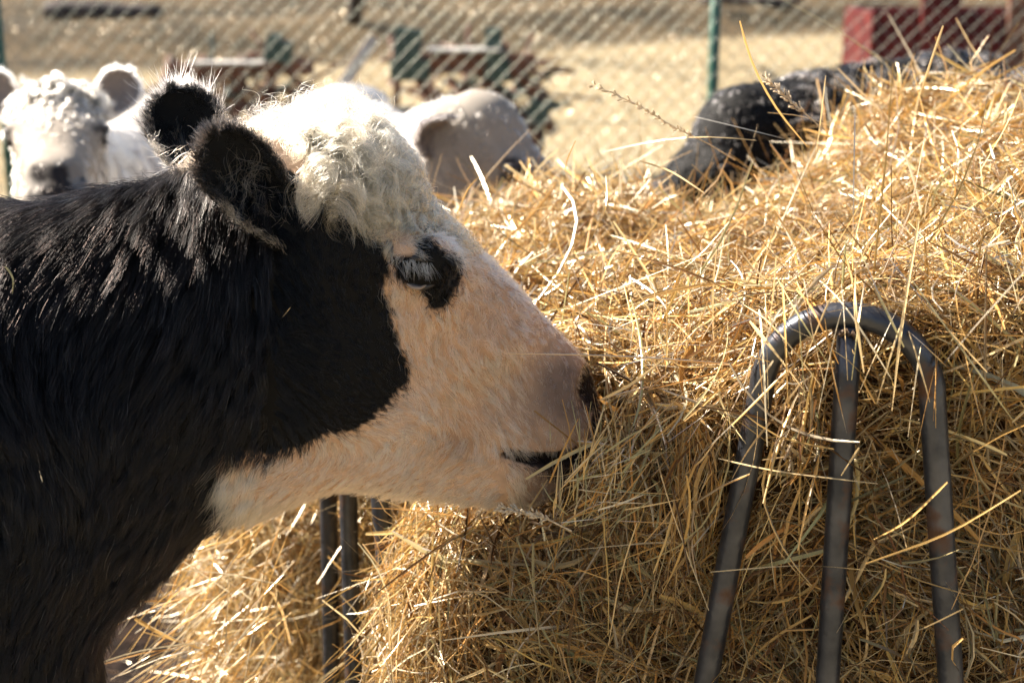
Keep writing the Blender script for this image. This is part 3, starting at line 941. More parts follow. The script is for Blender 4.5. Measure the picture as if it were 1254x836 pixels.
# ------------------------------------------------------------------ straws
PAL = np.array([[.71, .455, .165], [.77, .57, .29], [.54, .295, .09], [.38, .33, .16], [.18, .090, .038], [.82, .70, .48]])
def straw_mesh(P, D, N, L, Wd, col, K, rg, bend=.25, kink=.25, cull=None, ctrl=None):
    """ribbons; returns V, F, C. ctrl: explicit centre lines (n, K, 3)"""
    n = len(L)
    s = np.linspace(-.5, .5, K)
    if ctrl is None:
        B = ortho(D, N)
        cb = rg.normal(size=n) * bend; cn = rg.normal(size=n) * bend * .5
        X = P[:, None] + D[:, None] * (s * 1)[None, :, None] * L[:, None, None]
        X = X + (B * cb[:, None] + N * cn[:, None])[:, None] * ((s ** 2) * 1.6)[None, :, None] * L[:, None, None]
        kk = rg.random(n) < kink; kp = rg.uniform(-.3, .35, n); kd = rg.normal(size=(n, 3)) * .45
        X = X + np.where(kk, 1, 0)[:, None, None] * kd[:, None] * (np.maximum(s[None] - kp[:, None], 0) * L[:, None])[:, :, None]
    else: X = ctrl
    if cull is not None:
        keep = cull(X); X, Wd, col = X[keep], Wd[keep], col[keep]; n = len(X)
    T = np.gradient(X, axis=1); T /= np.linalg.norm(T, axis=2)[..., None] + 1e-9
    r = rg.normal(size=(n, 3)); tw = rg.normal(size=(n, 3)) * .8
    side = r[:, None] + tw[:, None] * s[None, :, None]
    side -= T * (side * T).sum(2)[..., None]; side /= np.linalg.norm(side, axis=2)[..., None] + 1e-9
    wp = np.interp(s, [-.5, -.42, .2, .5], [.6, 1, .9, .35])
    h = side * (Wd[:, None] * wp[None] * .5)[..., None]
    nr = np.cross(T, side) * (Wd[:, None] * wp[None] * .22)[..., None]
    V = np.stack([X - h, X + nr, X + h], 2)                         # n, K, 3, 3: folded ribbon
    base = (np.arange(n) * K * 3)[:, None, None]
    q = (np.arange(K - 1) * 3)[None, :, None] + np.arange(2)[None, None, :]
    a = (base + q).reshape(-1)
    F = np.stack([a, a + 1, a + 4, a + 3], 1)
    Cc = np.repeat(col, K * 3, axis=0)
    return V.reshape(-1, 3), F, Cc

def pick_cols(n, rg, probs):
    c = PAL[rg.choice(len(PAL), n, p=probs)]
    return c * rg.uniform(.38, 1.22, (n, 1)) * (1 + rg.normal(size=(n, 3)) * .03)

def merge(parts):
    Vs, Fs, Cs = [], [], []; o = 0
    for V, F, c in parts:
        Vs.append(V); Fs.append(F + o); Cs.append(c); o += len(V)
    return np.concatenate(Vs), np.concatenate(Fs), np.concatenate(Cs)

# ------------------------------------------------------------------ hay feeder ring
FC = np.array([.60, 2.33]); FR = .92
ARCH_DEG = [15.5, 66, 113, 200, 240, 283, 325]
def ring(th, r, z): return np.array([FC[0] - r * math.sin(th), FC[1] - r * math.cos(th), z])
ARC_TOP, ARC_H, TUBE = 1.242, .089, .0139
def half(z): return ARC_H + .135 * (ARC_TOP - ARC_H - z)
def arch_path(th0):
    P = []
    for z in np.linspace(.38, ARC_TOP - ARC_H, 16): P.append((-half(z), z))
    c = ARC_TOP - ARC_H; h = half(c)
    for a in np.linspace(math.pi, 0, 17)[1:-1]: P.append((h * math.cos(a), c + ARC_H * math.sin(a)))
    for z in np.linspace(ARC_TOP - ARC_H, .38, 16): P.append((half(z), z))
    # +offset is to the right as seen from the camera = decreasing theta
    return np.array([ring(th0 - s / FR, FR, z) for s, z in P])
M_TUBE = mottled('worn_galvanised_steel', (.030, .034, .044), (.085, .09, .105), 26, .32, .75, .5, .3, .7, 90, .002)
_nt = M_TUBE.node_tree; _b = _nt.nodes['Principled BSDF']
_r, _n = noise_col(_nt, 18, (0, 0, 0), (1, 1, 1), .57, .68, 10)
_src = _b.inputs['Base Color'].links[0].from_socket
_nt.links.new(mix_col(_nt, _src, (.12, .065, .035), _r.outputs[0]), _b.inputs['Base Color'])
_mr = _nt.nodes.new('ShaderNodeMapRange'); _mr.inputs[3].default_value = .36; _mr.inputs[4].default_value = .8
_nt.links.new(_r.outputs[0], _mr.inputs[0]); _nt.links.new(_mr.outputs[0], _b.inputs['Roughness'])
M_WELD = mottled('weld_bead', (.05, .035, .025), (.16, .10, .06), 200, .6, .5, .4)
M_SHEET = mottled('feeder_sheet', (.10, .10, .11), (.22, .22, .22), 8, .5, .7, .2)
feeder = empty('hay_feeder', (FC[0], FC[1], 0)); WORLD_ROOTS.add(feeder.name)
tag(feeder, 'round steel hay feeder with arched tube bars, filled with hay', 'feeder')
for d in ARCH_DEG:
    th0 = R(d)
    b = MB(); P = arch_path(th0); b.tube(P, TUBE, 18); ar = b.build('arch', M_TUBE, feeder)
    b = MB(); b.tube([ring(th0, FR, z) for z in np.linspace(.38, ARC_TOP - .012, 14)], TUBE * .95, 18); b.build('middle_bar', M_TUBE, ar)
    b = MB(); _rw = np.random.default_rng(int(d)); b.tube([ring(th0 - .0152 * math.cos(t) / FR, FR + .0152 * math.sin(t), ARC_TOP - .017 + .0022 * _rw.normal()) for t in np.linspace(0, 2 * math.pi, 33)[:-1]], .0034 + .0008 * _rw.normal(size=32), 6, closed=True); b.build('weld', M_WELD, ar)
for z in (.38, .08):
    b = MB(); b.tube([ring(t, FR, z) for t in np.linspace(0, 2 * math.pi, 73)[:-1]], .018, 12, closed=True); b.build('hoop', M_TUBE, feeder)
b = MB()
n = 96; V = []; F = []
for k in range(n):
    t = 2 * math.pi * k / n
    for r_, z in ((FR - .004, .085), (FR - .004, .375), (FR + .004, .375), (FR + .004, .085)): V.append(ring(t, r_, z))
for k in range(n):
    j = (k + 1) % n
    for q in range(4): F.append((k * 4 + q, k * 4 + (q + 1) % 4, j * 4 + (q + 1) % 4, j * 4 + q))
b.add(V, F); b.build('skirt_panel', M_SHEET, feeder)

# near cow's head frame is needed to keep straws out of the head
def place_head(local, world, yaw, pitch=0, roll=0, scale=1.0):
    h = HeadFrame((0, 0, 0), yaw, pitch, roll, scale=scale)
    h.pw = np.array(world, float) - ((np.array(local) - h.pu) * scale) @ h.M
    return h
def lp(px, py, y=0.0): u, z = un(px, py, 0); return (u, y, z)
HF = HeadFrame(HP0 + un(300, 380)[0] * HDIR + np.array([0, 0, un(300, 380)[1]]), HA)

# ------------------------------------------------------------------ hay
rgH = np.random.default_rng(11)
def hay_top(X, Y):
    t = 1.205 + .055 * (Y - 1.5) + .21 * (X - .3)
    t = np.where(X > 1.0, 1.205 + .055 * (Y - 1.5) + .147 - .25 * (X - 1.0), t)
    t = t - .15 * np.exp(-((X - .36) / .20) ** 2) * np.clip(Y - 1.6, 0, 1)
    t = t - .30 * np.maximum(Y - 2.45, 0) - .25 * np.maximum(-.02 - X, 0)
    return t
def hay_field(X, Y, Z):
    dx, dy = X - FC[0], Y - FC[1]
    r = np.hypot(dx, dy); th = np.degrees(np.arctan2(-dx, -dy))
    Rr = .885 + .035 * np.sin(th * .13 + 2) * np.cos(Z * 9)
    lowz = 1 / (1 + np.exp((Z - .98) / .045))
    Rr = Rr + .20 * np.exp(-((th - 100) / 15) ** 2) * lowz * (1 + .5 * np.clip((.9 - Z) / .4, 0, 1)) + .075 * np.exp(-((th - 43) / 10) ** 2) * lowz
    Rr = Rr - .14 * np.exp(-((th - 66) / 11) ** 2) - .015 * np.exp(-((th - 19) / 8) ** 2) * lowz + .042 * np.exp(-((th - 37) / 9) ** 2) * np.exp(-((Z - 1.04) / .10) ** 2) + .03 * np.exp(-((th - 19) / 30) ** 2) * np.exp(-((Z - 1.26) / .05) ** 2)
    a = r - Rr; b = Z - hay_top(X, Y)
    k = .10
    h = np.clip(.5 + .5 * (a - b) / k, 0, 1)
    f = b * (1 - h) + a * h + k * h * (1 - h)
    P = np.stack([X, Y, Z], -1).reshape(-1, 3)
    f = f + (.028 * snoise(P, 2.6, 21) + .019 * snoise(P, 6, 22) + .010 * snoise(P, 13, 23)).reshape(f.shape)
    return np.maximum(f, .12 - Z)
hx = np.arange(-.75, 1.75, .016); hy = np.arange(1.15, 3.5, .016); hz = np.arange(.05, 1.66, .016)
hf_ = Field(hx, hy, hz)
X, Y, Z = np.meshgrid(hx, hy, hz, indexing='ij')
hf_.d = hay_field(X, Y, Z).astype(np.float32)
mz = HF.to_world(lp(735, 500))
hf_.ell(mz + [-.04, 0, .01], (.10, .085, .065), None, .02, cut=True)
hf_.ell(HF.to_world(lp(640, 590)) + [0, -.02, -.02], (.10, .08, .045), None, .03, cut=True)
HV, HFc = hf_.mesh(); HN = normals(HV, HFc)
if ((HV - np.array([.6, 2.33, .8])) * HN).sum() < 0: HFc = HFc[:, ::-1].copy(); HN = -HN
del X, Y, Z
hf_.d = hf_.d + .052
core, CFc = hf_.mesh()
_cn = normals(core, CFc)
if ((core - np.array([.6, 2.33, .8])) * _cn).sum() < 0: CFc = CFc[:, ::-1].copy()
core_col = np.tile(np.array([.07, .038, .016]), (len(core), 1)) * (1 + .35 * snoise(core, 40, 8))[:, None].clip(.3, 1.8)  # core coloured dark, painting the shade deep between the straws

arch_lines = []
for d in ARCH_DEG[:3]:
    arch_lines.append(arch_path(R(d))); arch_lines.append(np.array([ring(R(d), FR, z) for z in np.linspace(.5, ARC_TOP, 30)]))
AL = np.concatenate([np.stack([np.interp(np.linspace(0, 1, 160), np.linspace(0, 1, len(a)), a[:, k]) for k in range(3)], 1) for a in arch_lines])
apx, apy, apt = proj(AL)
akd = KDTree(len(AL))
for i, (x, y) in enumerate(zip(apx, apy)): akd.insert((x, y, 0), i)
akd.balance()
def cull_tubes(X, keep=.10):
    """most straws stay behind the steel tubes; none pass through the cow's head"""
    n, K = X.shape[:2]
    ok = np.ones(n, bool)
    q = HF.to_local(X.reshape(-1, 3)); ins = (q[:, 0] > -.2) & (q[:, 0] < .4) & (np.abs(q[:, 2]) < .35) & (np.abs(q[:, 1]) < .15)
    hd = np.full(len(q), 1.0); hd[ins] = head_sdf(q[ins, 0], q[ins, 1], q[ins, 2])
    ok &= ~(hd.reshape(n, K) < .004).any(1)
    dx = X[..., 0] - FC[0]; dy = X[..., 1] - FC[1]; rr = np.hypot(dx, dy)
    front = rr > FR - TUBE - .002
    th = np.degrees(np.arctan2(-dx, -dy))
    offs = np.full(rr.shape, 9.0)
    for d in ARCH_DEG[:3]:
        s = -(np.radians(th) - R(d)) * FR; z = X[..., 2]
        h = half(z)
        leg = np.where(z < ARC_TOP - ARC_H, np.abs(np.abs(s) - h), np.abs(np.hypot(s, z - (ARC_TOP - ARC_H)) - ARC_H))
        mid = np.where(z < ARC_TOP, np.abs(s), 9)
        offs = np.minimum(offs, np.minimum(leg, mid))
    hit = (front & (offs < TUBE + .006)).any(1)
    pierce = (np.abs(rr - FR) < TUBE) & (offs < TUBE)
    rnd = rgH.random(n)
    ok &= ~(hit & (rnd > keep)) & ~pierce.any(1)
    return ok

camv = CAM - HV; fac = (HN * camv).sum(1) / np.linalg.norm(camv, axis=1)
wv = np.where(in_view(HV, 60) & (fac > -.25) & (HV[:, 1] < 2.95), 1.0, .10)
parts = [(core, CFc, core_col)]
def grow(n, lenr, widr, depth, lift, flow, probs, K=6, bend=.25, kink=.25, weight=wv, down=.0, keep=.10):
    P, N = sample(HV, HFc, HN, n, rgH, weight)
    D = rgH.normal(size=(n, 3))
    fl = vnoise(P, 2.3, 71); fl /= np.linalg.norm(fl, axis=1)[:, None]
    front = np.clip(1 - N[:, 2] * 1.2, 0, 1)[:, None]
    D = D + fl * flow + np.array([-.25, 0, -1.0]) * front * down * np.sign(rgH.normal(size=(n, 1)) + 2)
    D -= N * (D * N).sum(1)[:, None] * (1 - lift[0]); 
    up = rgH.random(n) < lift[1]
    D += N * (up * rgH.uniform(.3, 1.1, n))[:, None] * np.linalg.norm(D, axis=1)[:, None]
    D /= np.linalg.norm(D, axis=1)[:, None]
    L = np.clip(rgH.lognormal(math.log(lenr[0]), lenr[1], n), .015, lenr[2])
    P = P + N * (rgH.uniform(depth[0], depth[1], n))[:, None]
    low = (P[:, 2] < 1.08) & (P[:, 0] > -.12)
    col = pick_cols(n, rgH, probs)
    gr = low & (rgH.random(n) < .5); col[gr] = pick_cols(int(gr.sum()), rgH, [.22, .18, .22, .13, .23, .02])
    W_ = rgH.lognormal(math.log(widr[0]), widr[1], n)
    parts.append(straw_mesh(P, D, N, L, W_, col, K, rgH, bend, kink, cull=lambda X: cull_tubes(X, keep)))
PB = [.31, .21, .23, .04, .16, .05]
grow(34000, (.095, .45, .26), (.0023, .40), (-.062, -.014), (.15, .02), 1.3, PB, K=5, down=1.2)
grow(15000, (.12, .5, .34), (.0023, .45), (-.026, .012), (.25, .03), 1.3, PB, K=6, down=1.0)
grow(12000, (.045, .5, .10), (.0012, .45), (-.010, .012), (.6, .10), .6, PB, K=4, down=.5)
grow(3600, (.17, .35, .38), (.0030, .30), (-.008, .022), (.25, .06), 1.0, [.36, .26, .12, .12, .04, .10], K=8, bend=.35, down=1.0, keep=.35)
grow(16000, (.10, .45, .26), (.0012, .35), (-.03, .012), (.3, .05), 1.0, PB, K=6, bend=.35, down=1.0)
grow(1300, (.11, .4, .26), (.0050, .25), (-.012, .010), (.3, .04), .8, [.30, .30, .14, .14, .06, .06], K=8, bend=.4, kink=.6, keep=.2)
top = wv * (HN[:, 2] > .55) * (wv > .5)
grow(1800, (.10, .35, .20), (.0014, .3), (-.012, .012), (.5, .35), .6, [.40, .26, .14, .06, .04, .10], K=7, bend=.35, weight=top)
lef = wv * (HV[:, 0] < -.10) * (HV[:, 2] < 1.05) * (wv > .5)
grow(7000, (.12, .35, .26), (.0019, .3), (-.01, .05), (.3, .30), .6, [.40, .30, .12, .04, .04, .10], K=7, bend=.4, weight=lef, down=1.4)

def spline(P, K):
    P = np.array(P, float); m = len(P); t = np.concatenate([[0], np.cumsum(np.linalg.norm(np.diff(P, axis=0), axis=1))]); t /= t[-1]
    q = np.linspace(0, 1, K)
    X = np.stack([np.interp(q, t, P[:, k]) for k in range(3)], 1)
    for _ in range(2): X[1:-1] = (X[:-2] + 2 * X[1:-1] + X[2:]) / 4
    return X
hero = [  # (points px,py,Y), width, palette
    ([(1048, 315, 1.44), (1046, 377, 1.36), (1058, 456, 1.37)], .0050, 1), ([(1050, 300, 1.45), (1078, 365, 1.36), (1107, 425, 1.37)], .0045, 3),
    ([(1125, 270, 1.44), (1104, 396, 1.35), (1092, 504, 1.37)], .0036, 1), ([(1080, 305, 1.42), (1140, 380, 1.34), (1209, 456, 1.38)], .0028, 1),
    ([(918, 393, 1.42), (950, 432, 1.38), (987, 481, 1.42)], .0045, 1), ([(962, 455, 1.40), (905, 512, 1.40), (849, 565, 1.46)], .0034, 0),
    ([(902, 432, 1.42), (943, 443, 1.40)], .0040, 0), ([(947, 441, 1.40), (916, 488, 1.42)], .0030, 5),
    ([(880, 561, 1.44), (949, 577, 1.40), (1075, 592, 1.40)], .0030, 1), ([(1010, 389, 1.40), (1018, 450, 1.39), (1037, 530, 1.40)], .0022, 2),
    ([(918, 580, 1.40), (885, 594, 1.42), (849, 617, 1.46)], .0034, 2), ([(1117, 343, 1.38), (1180, 430, 1.33), (1262, 545, 1.36)], .0026, 3),
    ([(1052, 548, 1.39), (1030, 582, 1.40)], .0028, 1), ([(1160, 590, 1.33), (1110, 640, 1.35), (1070, 660, 1.38)], .0028, 0),
    ([(906, 26, 1.72), (918, 75, 1.74), (950, 134, 1.78), (989, 180, 1.82)], .0034, 0), ([(1155, 32, 1.80), (1142, 70, 1.82), (1126, 118, 1.88)], .0040, 1),
    ([(1011, 93, 1.80), (1006, 140, 1.82), (999, 188, 1.84)], .0036, 1), ([(740, 186, 1.95), (800, 172, 1.85), (859, 165, 1.80), (926, 172, 1.82)], .0034, 1),
    ([(850, 143, 1.95), (900, 155, 1.88), (960, 170, 1.85)], .0044, 0), ([(783, 197, 1.90), (820, 208, 1.86), (862, 236, 1.80)], .0036, 1),
    ([(1047, 140, 1.62), (1045, 230, 1.56), (1044, 335, 1.46)], .0044, 2), ([(940, 138, 1.9), (985, 142, 1.86), (1030, 160, 1.84)], .0030, 0),
    ([(632, 657, 1.47), (652, 705, 1.46), (662, 800, 1.50)], .0034, 3), ([(165, 757, 1.80), (190, 772, 1.79), (215, 784, 1.80)], .0075, 0),
    ([(780, 640, 1.42), (760, 700, 1.42), (745, 790, 1.46)], .0030, 1), ([(735, 490, 1.50), (775, 470, 1.46), (812, 440, 1.44)], .0040, 1),
    ([(680, 250, 1.70), (640, 262, 1.74), (575, 258, 1.80)], .0030, 1), ([(560, 262, 1.85), (573, 230, 1.86), (585, 218, 1.86)], .0030, 0),
    ([(720, 300, 1.60), (745, 250, 1.62), (742, 215, 1.66)], .0030, 0), ([(700, 240, 1.8), (690, 205, 1.8), (705, 172, 1.8)], .0026, 2),
    ([(1200, 210, 1.6), (1235, 150, 1.7), (1250, 110, 1.75)], .0030, 1), ([(1060, 690, 1.33), (1160, 655, 1.30), (1250, 600, 1.28)], .0026, 0),
    ([(870, 700, 1.42), (990, 690, 1.37), (1080, 700, 1.36)], .0020, 1), ([(1180, 745, 1.30), (1120, 775, 1.33), (1060, 785, 1.38)], .0030, 1),
]
for k in range(80):        # wisps in front of the mouth and chin
    px_ = rgH.uniform(672, 770); py_ = rgH.uniform(555, 640) if px_ > 712 else rgH.uniform(585, 650)
    a_ = rgH.normal(-.9, .55); l_ = rgH.uniform(35, 95); Y_ = rgH.uniform(1.42, 1.49)
    hero.append(([(px_, py_, Y_), (px_ + l_ * .5 * math.cos(a_) + rgH.normal() * 5, py_ + l_ * .5 * math.sin(a_), Y_ - .01), (px_ + l_ * math.cos(a_), py_ + l_ * math.sin(a_), Y_ + .01)],
                 rgH.uniform(.0014, .0030), int(rgH.choice([0, 1, 2, 3, 3, 5]))))
for k in range(26):         # strands draped over the arch
    px_ = rgH.uniform(895, 1160); ya = 372 + .0042 * (px_ - 1020) ** 2; l_ = rgH.uniform(50, 150); dx_ = rgH.normal(0, 26)
    hero.append(([(px_ - dx_ * .5, ya - rgH.uniform(15, 45), 1.50), (px_, ya - 4, 1.405), (px_ + dx_ * .5, ya + l_ * .45, 1.385), (px_ + dx_, ya + l_, 1.40)],
                 rgH.uniform(.0016, .0036), int(rgH.choice([0, 1, 1, 2, 3, 5]))))
for k in range(170):        # long wisps hanging out at the left of the feeder
    px_ = rgH.uniform(215, 365); py_ = rgH.uniform(615, 850); a_ = rgH.normal(2.5, .65); l_ = rgH.uniform(50, 170); Y_ = rgH.uniform(1.72, 1.95)
    hero.append(([(px_, py_, Y_), (px_ + l_ * .5 * math.cos(a_), py_ + l_ * .42 * math.sin(a_), Y_ - .02), (px_ + l_ * math.cos(a_) - 6, py_ + l_ * math.sin(a_) + l_ * .12, Y_)],
                 rgH.uniform(.0016, .0034), int(rgH.choice([0, 0, 1, 2, 5]))))
for pts, w_, pi in hero:
    X = spline([at(*p) for p in pts], 9)[None]
    parts.append(straw_mesh(None, None, None, np.array([1.0]), np.array([w_ * .8]), PAL[pi:pi + 1] * 1.0, 9, rgH, ctrl=X))
Vv, Fv, Cv = merge(parts)
me = np_mesh('hay', Vv, Fv, False, np.clip(Cv, .01, .9))
hay = link_mesh('hay', me, M_STRAW)
tag(hay, 'loose golden hay heaped in the round feeder and hanging through its bars', 'hay', kind='stuff')
del parts, Vv, Fv, Cv

# straw litter trodden in the mud
rgL = np.random.default_rng(31)
n = 3500
P = np.stack([rgL.uniform(-2.2, 2.4, n), 1.0 + 4.5 * rgL.random(n) ** 1.2, rgL.uniform(-.03, .012, n)], 1)
D = rgL.normal(size=(n, 3)); D[:, 2] *= .12; D /= np.linalg.norm(D, axis=1)[:, None]
N = np.tile([0, 0, 1.0], (n, 1))
V, F, c = straw_mesh(P, D, N, rgL.uniform(.03, .16, n), rgL.uniform(.001, .003, n), pick_cols(n, rgL, [.2, .1, .15, .1, .43, .02]) * .6, 5, rgL)
lit = link_mesh('straw_litter', np_mesh('straw_litter', V, F, False, c), M_STRAW); tag(lit, 'trampled straw scattered over the dark mud', 'straw', kind='stuff')

# seed head
def seed_stalk(pts, label):
    M_SEED = mottled('seed_husk', (.38, .28, .17), (.62, .50, .34), 300, .7, bump=0)
    X = spline([at(*p) for p in pts], 24); b = MB(); b.tube(X, np.linspace(.0011, .0005, 24), 6)
    st = b.build('grass_seed_head', M_SEED); tag(st, label, 'seed head')
    b = MB(); rg = np.random.default_rng(int(pts[0][0]))
    for i in range(8, 24):
        for k in range(4):
            d = X[i] - X[i - 1]; d /= np.linalg.norm(d)
            o = rg.normal(size=3); o /= np.linalg.norm(o)
            a = d * .8 + o * .55; a /= np.linalg.norm(a)
            c = X[i] + a * rg.uniform(.003, .009)
            y = np.cross(a, o); y /= np.linalg.norm(y); z = np.cross(a, y)
            b.ell(c, (.0042, .0011, .0009), 6, 5, np.stack([a, y, z], 1))
    b.build('seeds', M_SEED, st)
seed_stalk([(900, 196, 1.86), (868, 176, 1.84), (826, 156, 1.82), (780, 128, 1.80), (730, 105, 1.80)], 'pale grass seed head arching up left out of the hay beside the black cow')
seed_stalk([(700, 650, 1.44), (672, 636, 1.43), (646, 628, 1.42), (616, 622, 1.42)], 'small seed head pointing left under the chin of the cream faced cow')
seed_stalk([(1010, 160, 1.84), (985, 138, 1.84), (962, 118, 1.85), (940, 98, 1.86)], 'short seed head sticking up from the hay right of the green post')

print('hay', time.time() - T0)
# ------------------------------------------------------------------ cows
def ear_base(hf, px, py, y): u, z = un(px, py, 0); return hf.to_world((u, y, z))
u1, z1 = un(348, 296, .095); u2, z2 = un(252, 222, -.085)
eb1 = HF.to_world((u1, -.085, z1)); eb2 = HF.to_world((u2, .085, z2))
Wn = HF.pw - HDIR * .50; Wn[2] = 0
make_cow('black cow with a cream face and curly forelock pushing its muzzle into the hay', tuple(Wn), HA, HF, 'black_cream', 1, 250000, near=True, res=.016,
         fine=[(-.40, .16, .0055), (1.35, 1.85, .006), (.95, 1.48, .0055)], rad=.00027,
         ears=[dict(base=eb1, A=(-.055, -.045, .125), O=(.80, -.62, -.05), L=.138, Wd=.038, hairs=6000),
               dict(base=eb2, A=(-.045, .03, .12), O=(.25, -.95, .05), L=.118, Wd=.038, style='black_far', hairs=7000)])
from mathutils.bvhtree import BVHTree
_b = bpy.data.objects['body'].data
_bvh = BVHTree.FromPolygons([v.co[:] for v in _b.vertices], [p.vertices[:] for p in _b.polygons])
def straw_bit(pxs, label, w_, ci):
    L_ = []
    for px_, py_ in pxs:
        d = Vector(ray(px_, py_)).normalized(); h = _bvh.ray_cast(Vector(CAM), d)
        if h[0] is None: return
        L_.append(np.array(h[0]) - np.array(d) * .022)
    X = spline(L_, 9)[None]
    V, F, c = straw_mesh(None, None, None, np.array([1.0]), np.array([w_]), PAL[ci:ci + 1], 9, rgH, ctrl=X)
    tag(link_mesh('straw_bit', np_mesh('straw_bit', V, F, False, c), M_STRAW), label, 'straw')
straw_bit([(6, 326), (14, 334), (17, 345), (15, 360)], 'curved pale grass blade caught on the black neck at the left edge', .0022, 3)
straw_bit([(346, 388), (352, 381), (356, 376)], 'tiny straw bit stuck on the black cheek below the near ear', .0022, 1)
straw_bit([(48, 576), (52, 590)], 'tiny pale straw bit low on the black shoulder', .0018, 5)
print('cow1', time.time() - T0)

yaw = math.atan2(-.96, .26)
h1 = place_head(lp(517, 325, 0), at(70, 172, 3.1), yaw, R(27))
def ears_for(hf, spread=(.105, 1), up=.35, back=-.1, fwd=None, L=.17, droop=0, col='white'):
    out = []
    for sd in (-1, 1):
        u, z = un(350, 215, 0)
        A = hf.dir_world((back, sd * 1.0, up)); O = hf.dir_world((1.0, sd * .2, -.1))
        ci = np.array([.28, .22, .18]) if col == 'white' else (BK if col == 'black' else np.array([.16, .14, .13])); co = np.array([.7, .64, .55]) if col == 'white' else (BK if col == 'black' else np.array([.12, .10, .09]))
        out.append(dict(base=hf.to_world((u, sd * .09, z)), A=A, O=O, L=L, Wd=.045, col_in=ci, col_out=co, style=col, hairs=2200, rad=.0006))
    return out
bw = math.atan2(-1, .12)
E1 = h1.pw; W1 = (E1[0] - .12 * .6, E1[1] + .6, 0)
make_cow('white cow looking straight at the camera, behind the black cow neck', W1, bw, h1, 'white', 2, 42000, bscale=.88, res=.018, rad=.0008, ears=ears_for(h1, up=1.5, L=.14))
h2 = place_head(lp(420, 140, 0), at(603, 108, 3.1), R(-8), R(-6))
bw2 = math.atan2(-.97, .22); W2 = (h2.pw[0] - .22 * .55, h2.pw[1] + .97 * .55, 0)
make_cow('white cow seen from the side with its head lowered behind the hay', W2, bw2, h2, 'white', 3, 52000, curls=False, bscale=.92, res=.018, rad=.0008, ears=ears_for(h2, up=-.75, back=-.5, L=.10, col='grey'))
h3 = place_head(lp(430, 140, 0), at(900, 120, 3.35), R(200), R(4))
bw3 = math.atan2(-.30, -.95); W3 = (h3.pw[0] + .95 * .30, h3.pw[1] + .30 * .30, 0)
make_cow('all black shaggy cow feeding at the far side of the hay', W3, bw3, h3, 'black', 4, 70000, curls=False, bscale=1.04, res=.018, rad=.0008, ears=ears_for(h3, up=-.2, back=-.9, col='black', L=.12))
print('cows', time.time() - T0)

# ------------------------------------------------------------------ chain link fence
M_POST = mottled('green_painted_post', (.010, .060, .040), (.016, .09, .058), 20, .45, bump=.1)
M_WIRE = mottled('fence_wire', (.17, .19, .16), (.30, .31, .27), 60, .35, .5, bump=0)
FY = 5.95
fence = empty('chain_link_fence', (.83, FY, 0)); WORLD_ROOTS.add(fence.name)
tag(fence, 'tall chain link fence on green posts behind the cattle', 'fence')
for x in (-8.05, -5.07, -2.105, .83, 3.79, 6.75, 9.7):
    b = MB(); b.tube([(x, FY, -.1), (x, FY, 1.0), (x, FY, 1.95)], .0225, 16); b.ell((x, FY, 1.95), (.026, .026, .018)); b.build('post', M_POST, fence)
b = MB(); H0, H1 = .04, 1.88; pit = .0715; x = -9.0
while x < 10.5:
    for sg in (-1, 1):
        xe = x + sg * (H1 - H0)
        m = 8
        P = [(x + (xe - x) * k / m, FY - .028 + .002 * sg, H0 + (H1 - H0) * k / m) for k in range(m + 1)]
        b.tube(P, .0012, 4, cap=False)
    x += pit
b.build('wire_mesh', M_WIRE, fence)
for z in (.06, .95, 1.86):
    b = MB(); b.tube([(-9, FY - .024, z), (10.5, FY - .024, z)], .0022, 5); b.build('line_wire', M_WIRE, fence)

# ------------------------------------------------------------------ old implements beyond the fence
M_GREEN = mottled('faded_green_paint', (.012, .036, .030), (.035, .065, .055), 9, .55, bump=.3)
M_RUST = mottled('rusty_steel', (.060, .026, .016), (.17, .075, .045), 12, .8, bump=.5)
M_WOOD = mottled('weathered_wood', (.48, .38, .28), (.66, .55, .44), 14, .85, bump=.4)
M_TIN = mottled('pale_sheet_steel', (.30, .29, .27), (.48, .46, .42), 6, .5, bump=.1)
M_RED = mottled('faded_red_paint', (.045, .010, .012), (.11, .020, .018), 5, .5, bump=.2)
M_RUB = mottled('old_tyre', (.02, .02, .02), (.05, .045, .04), 12, .85, bump=.4)
M_RED.node_tree.nodes['Principled BSDF'].inputs['Specular IOR Level'].default_value = .1
def rotz(a): c, s_ = math.cos(a), math.sin(a); return np.array([[c, -s_, 0], [s_, c, 0], [0, 0, 1]])
def roty(a): c, s_ = math.cos(a), math.sin(a); return np.array([[c, 0, s_], [0, 1, 0], [-s_, 0, c]])
def wheel(parent, c, r, w_, mat_t=M_RUB, mat_r=M_RUST, spoked=False, ax='y'):
    th = np.linspace(0, 2 * math.pi, 37)[:-1]
    b = MB(); b.tube([(c[0] + r * math.cos(t), c[1], c[2] + r * math.sin(t)) for t in th], w_, 10, closed=True)
    wh = b.build('wheel', mat_t, parent)
    b = MB(); b.tube([(c[0], c[1] - w_, c[2]), (c[0], c[1] + w_, c[2])], .06, 14)
    if spoked:
        for k in range(8):
            a = k * math.pi / 4; b.tube([c, (c[0] + r * math.cos(a), c[1], c[2] + r * math.sin(a))], .012, 6)
    else: b.tube([(c[0], c[1] - w_ * .4, c[2]), (c[0], c[1] + w_ * .4, c[2])], r * .7, 28)
    b.build('rim', mat_r, wh)
g = lambda px, py, Y: at(px, py, Y)
def implement(label, px0, Y, kind):
    """old plough on two wheels; px0: photo column of its middle"""
    c = g(px0, 110, Y); c[2] = 0
    root = empty('farm_implement', tuple(c)); WORLD_ROOTS.add(root.name); tag(root, label, 'farm machine')
    def q(x, y, z): return np.array([c[0] + x, Y + y, z])
    return root, q
YI = 11.0; s_ = YI / 1742 * 1.03
root, q = implement('old green and rusty plough behind the fence, right of the leaning plank', 580, YI, 0)
def zz(py): return at(580, py, YI)[2]
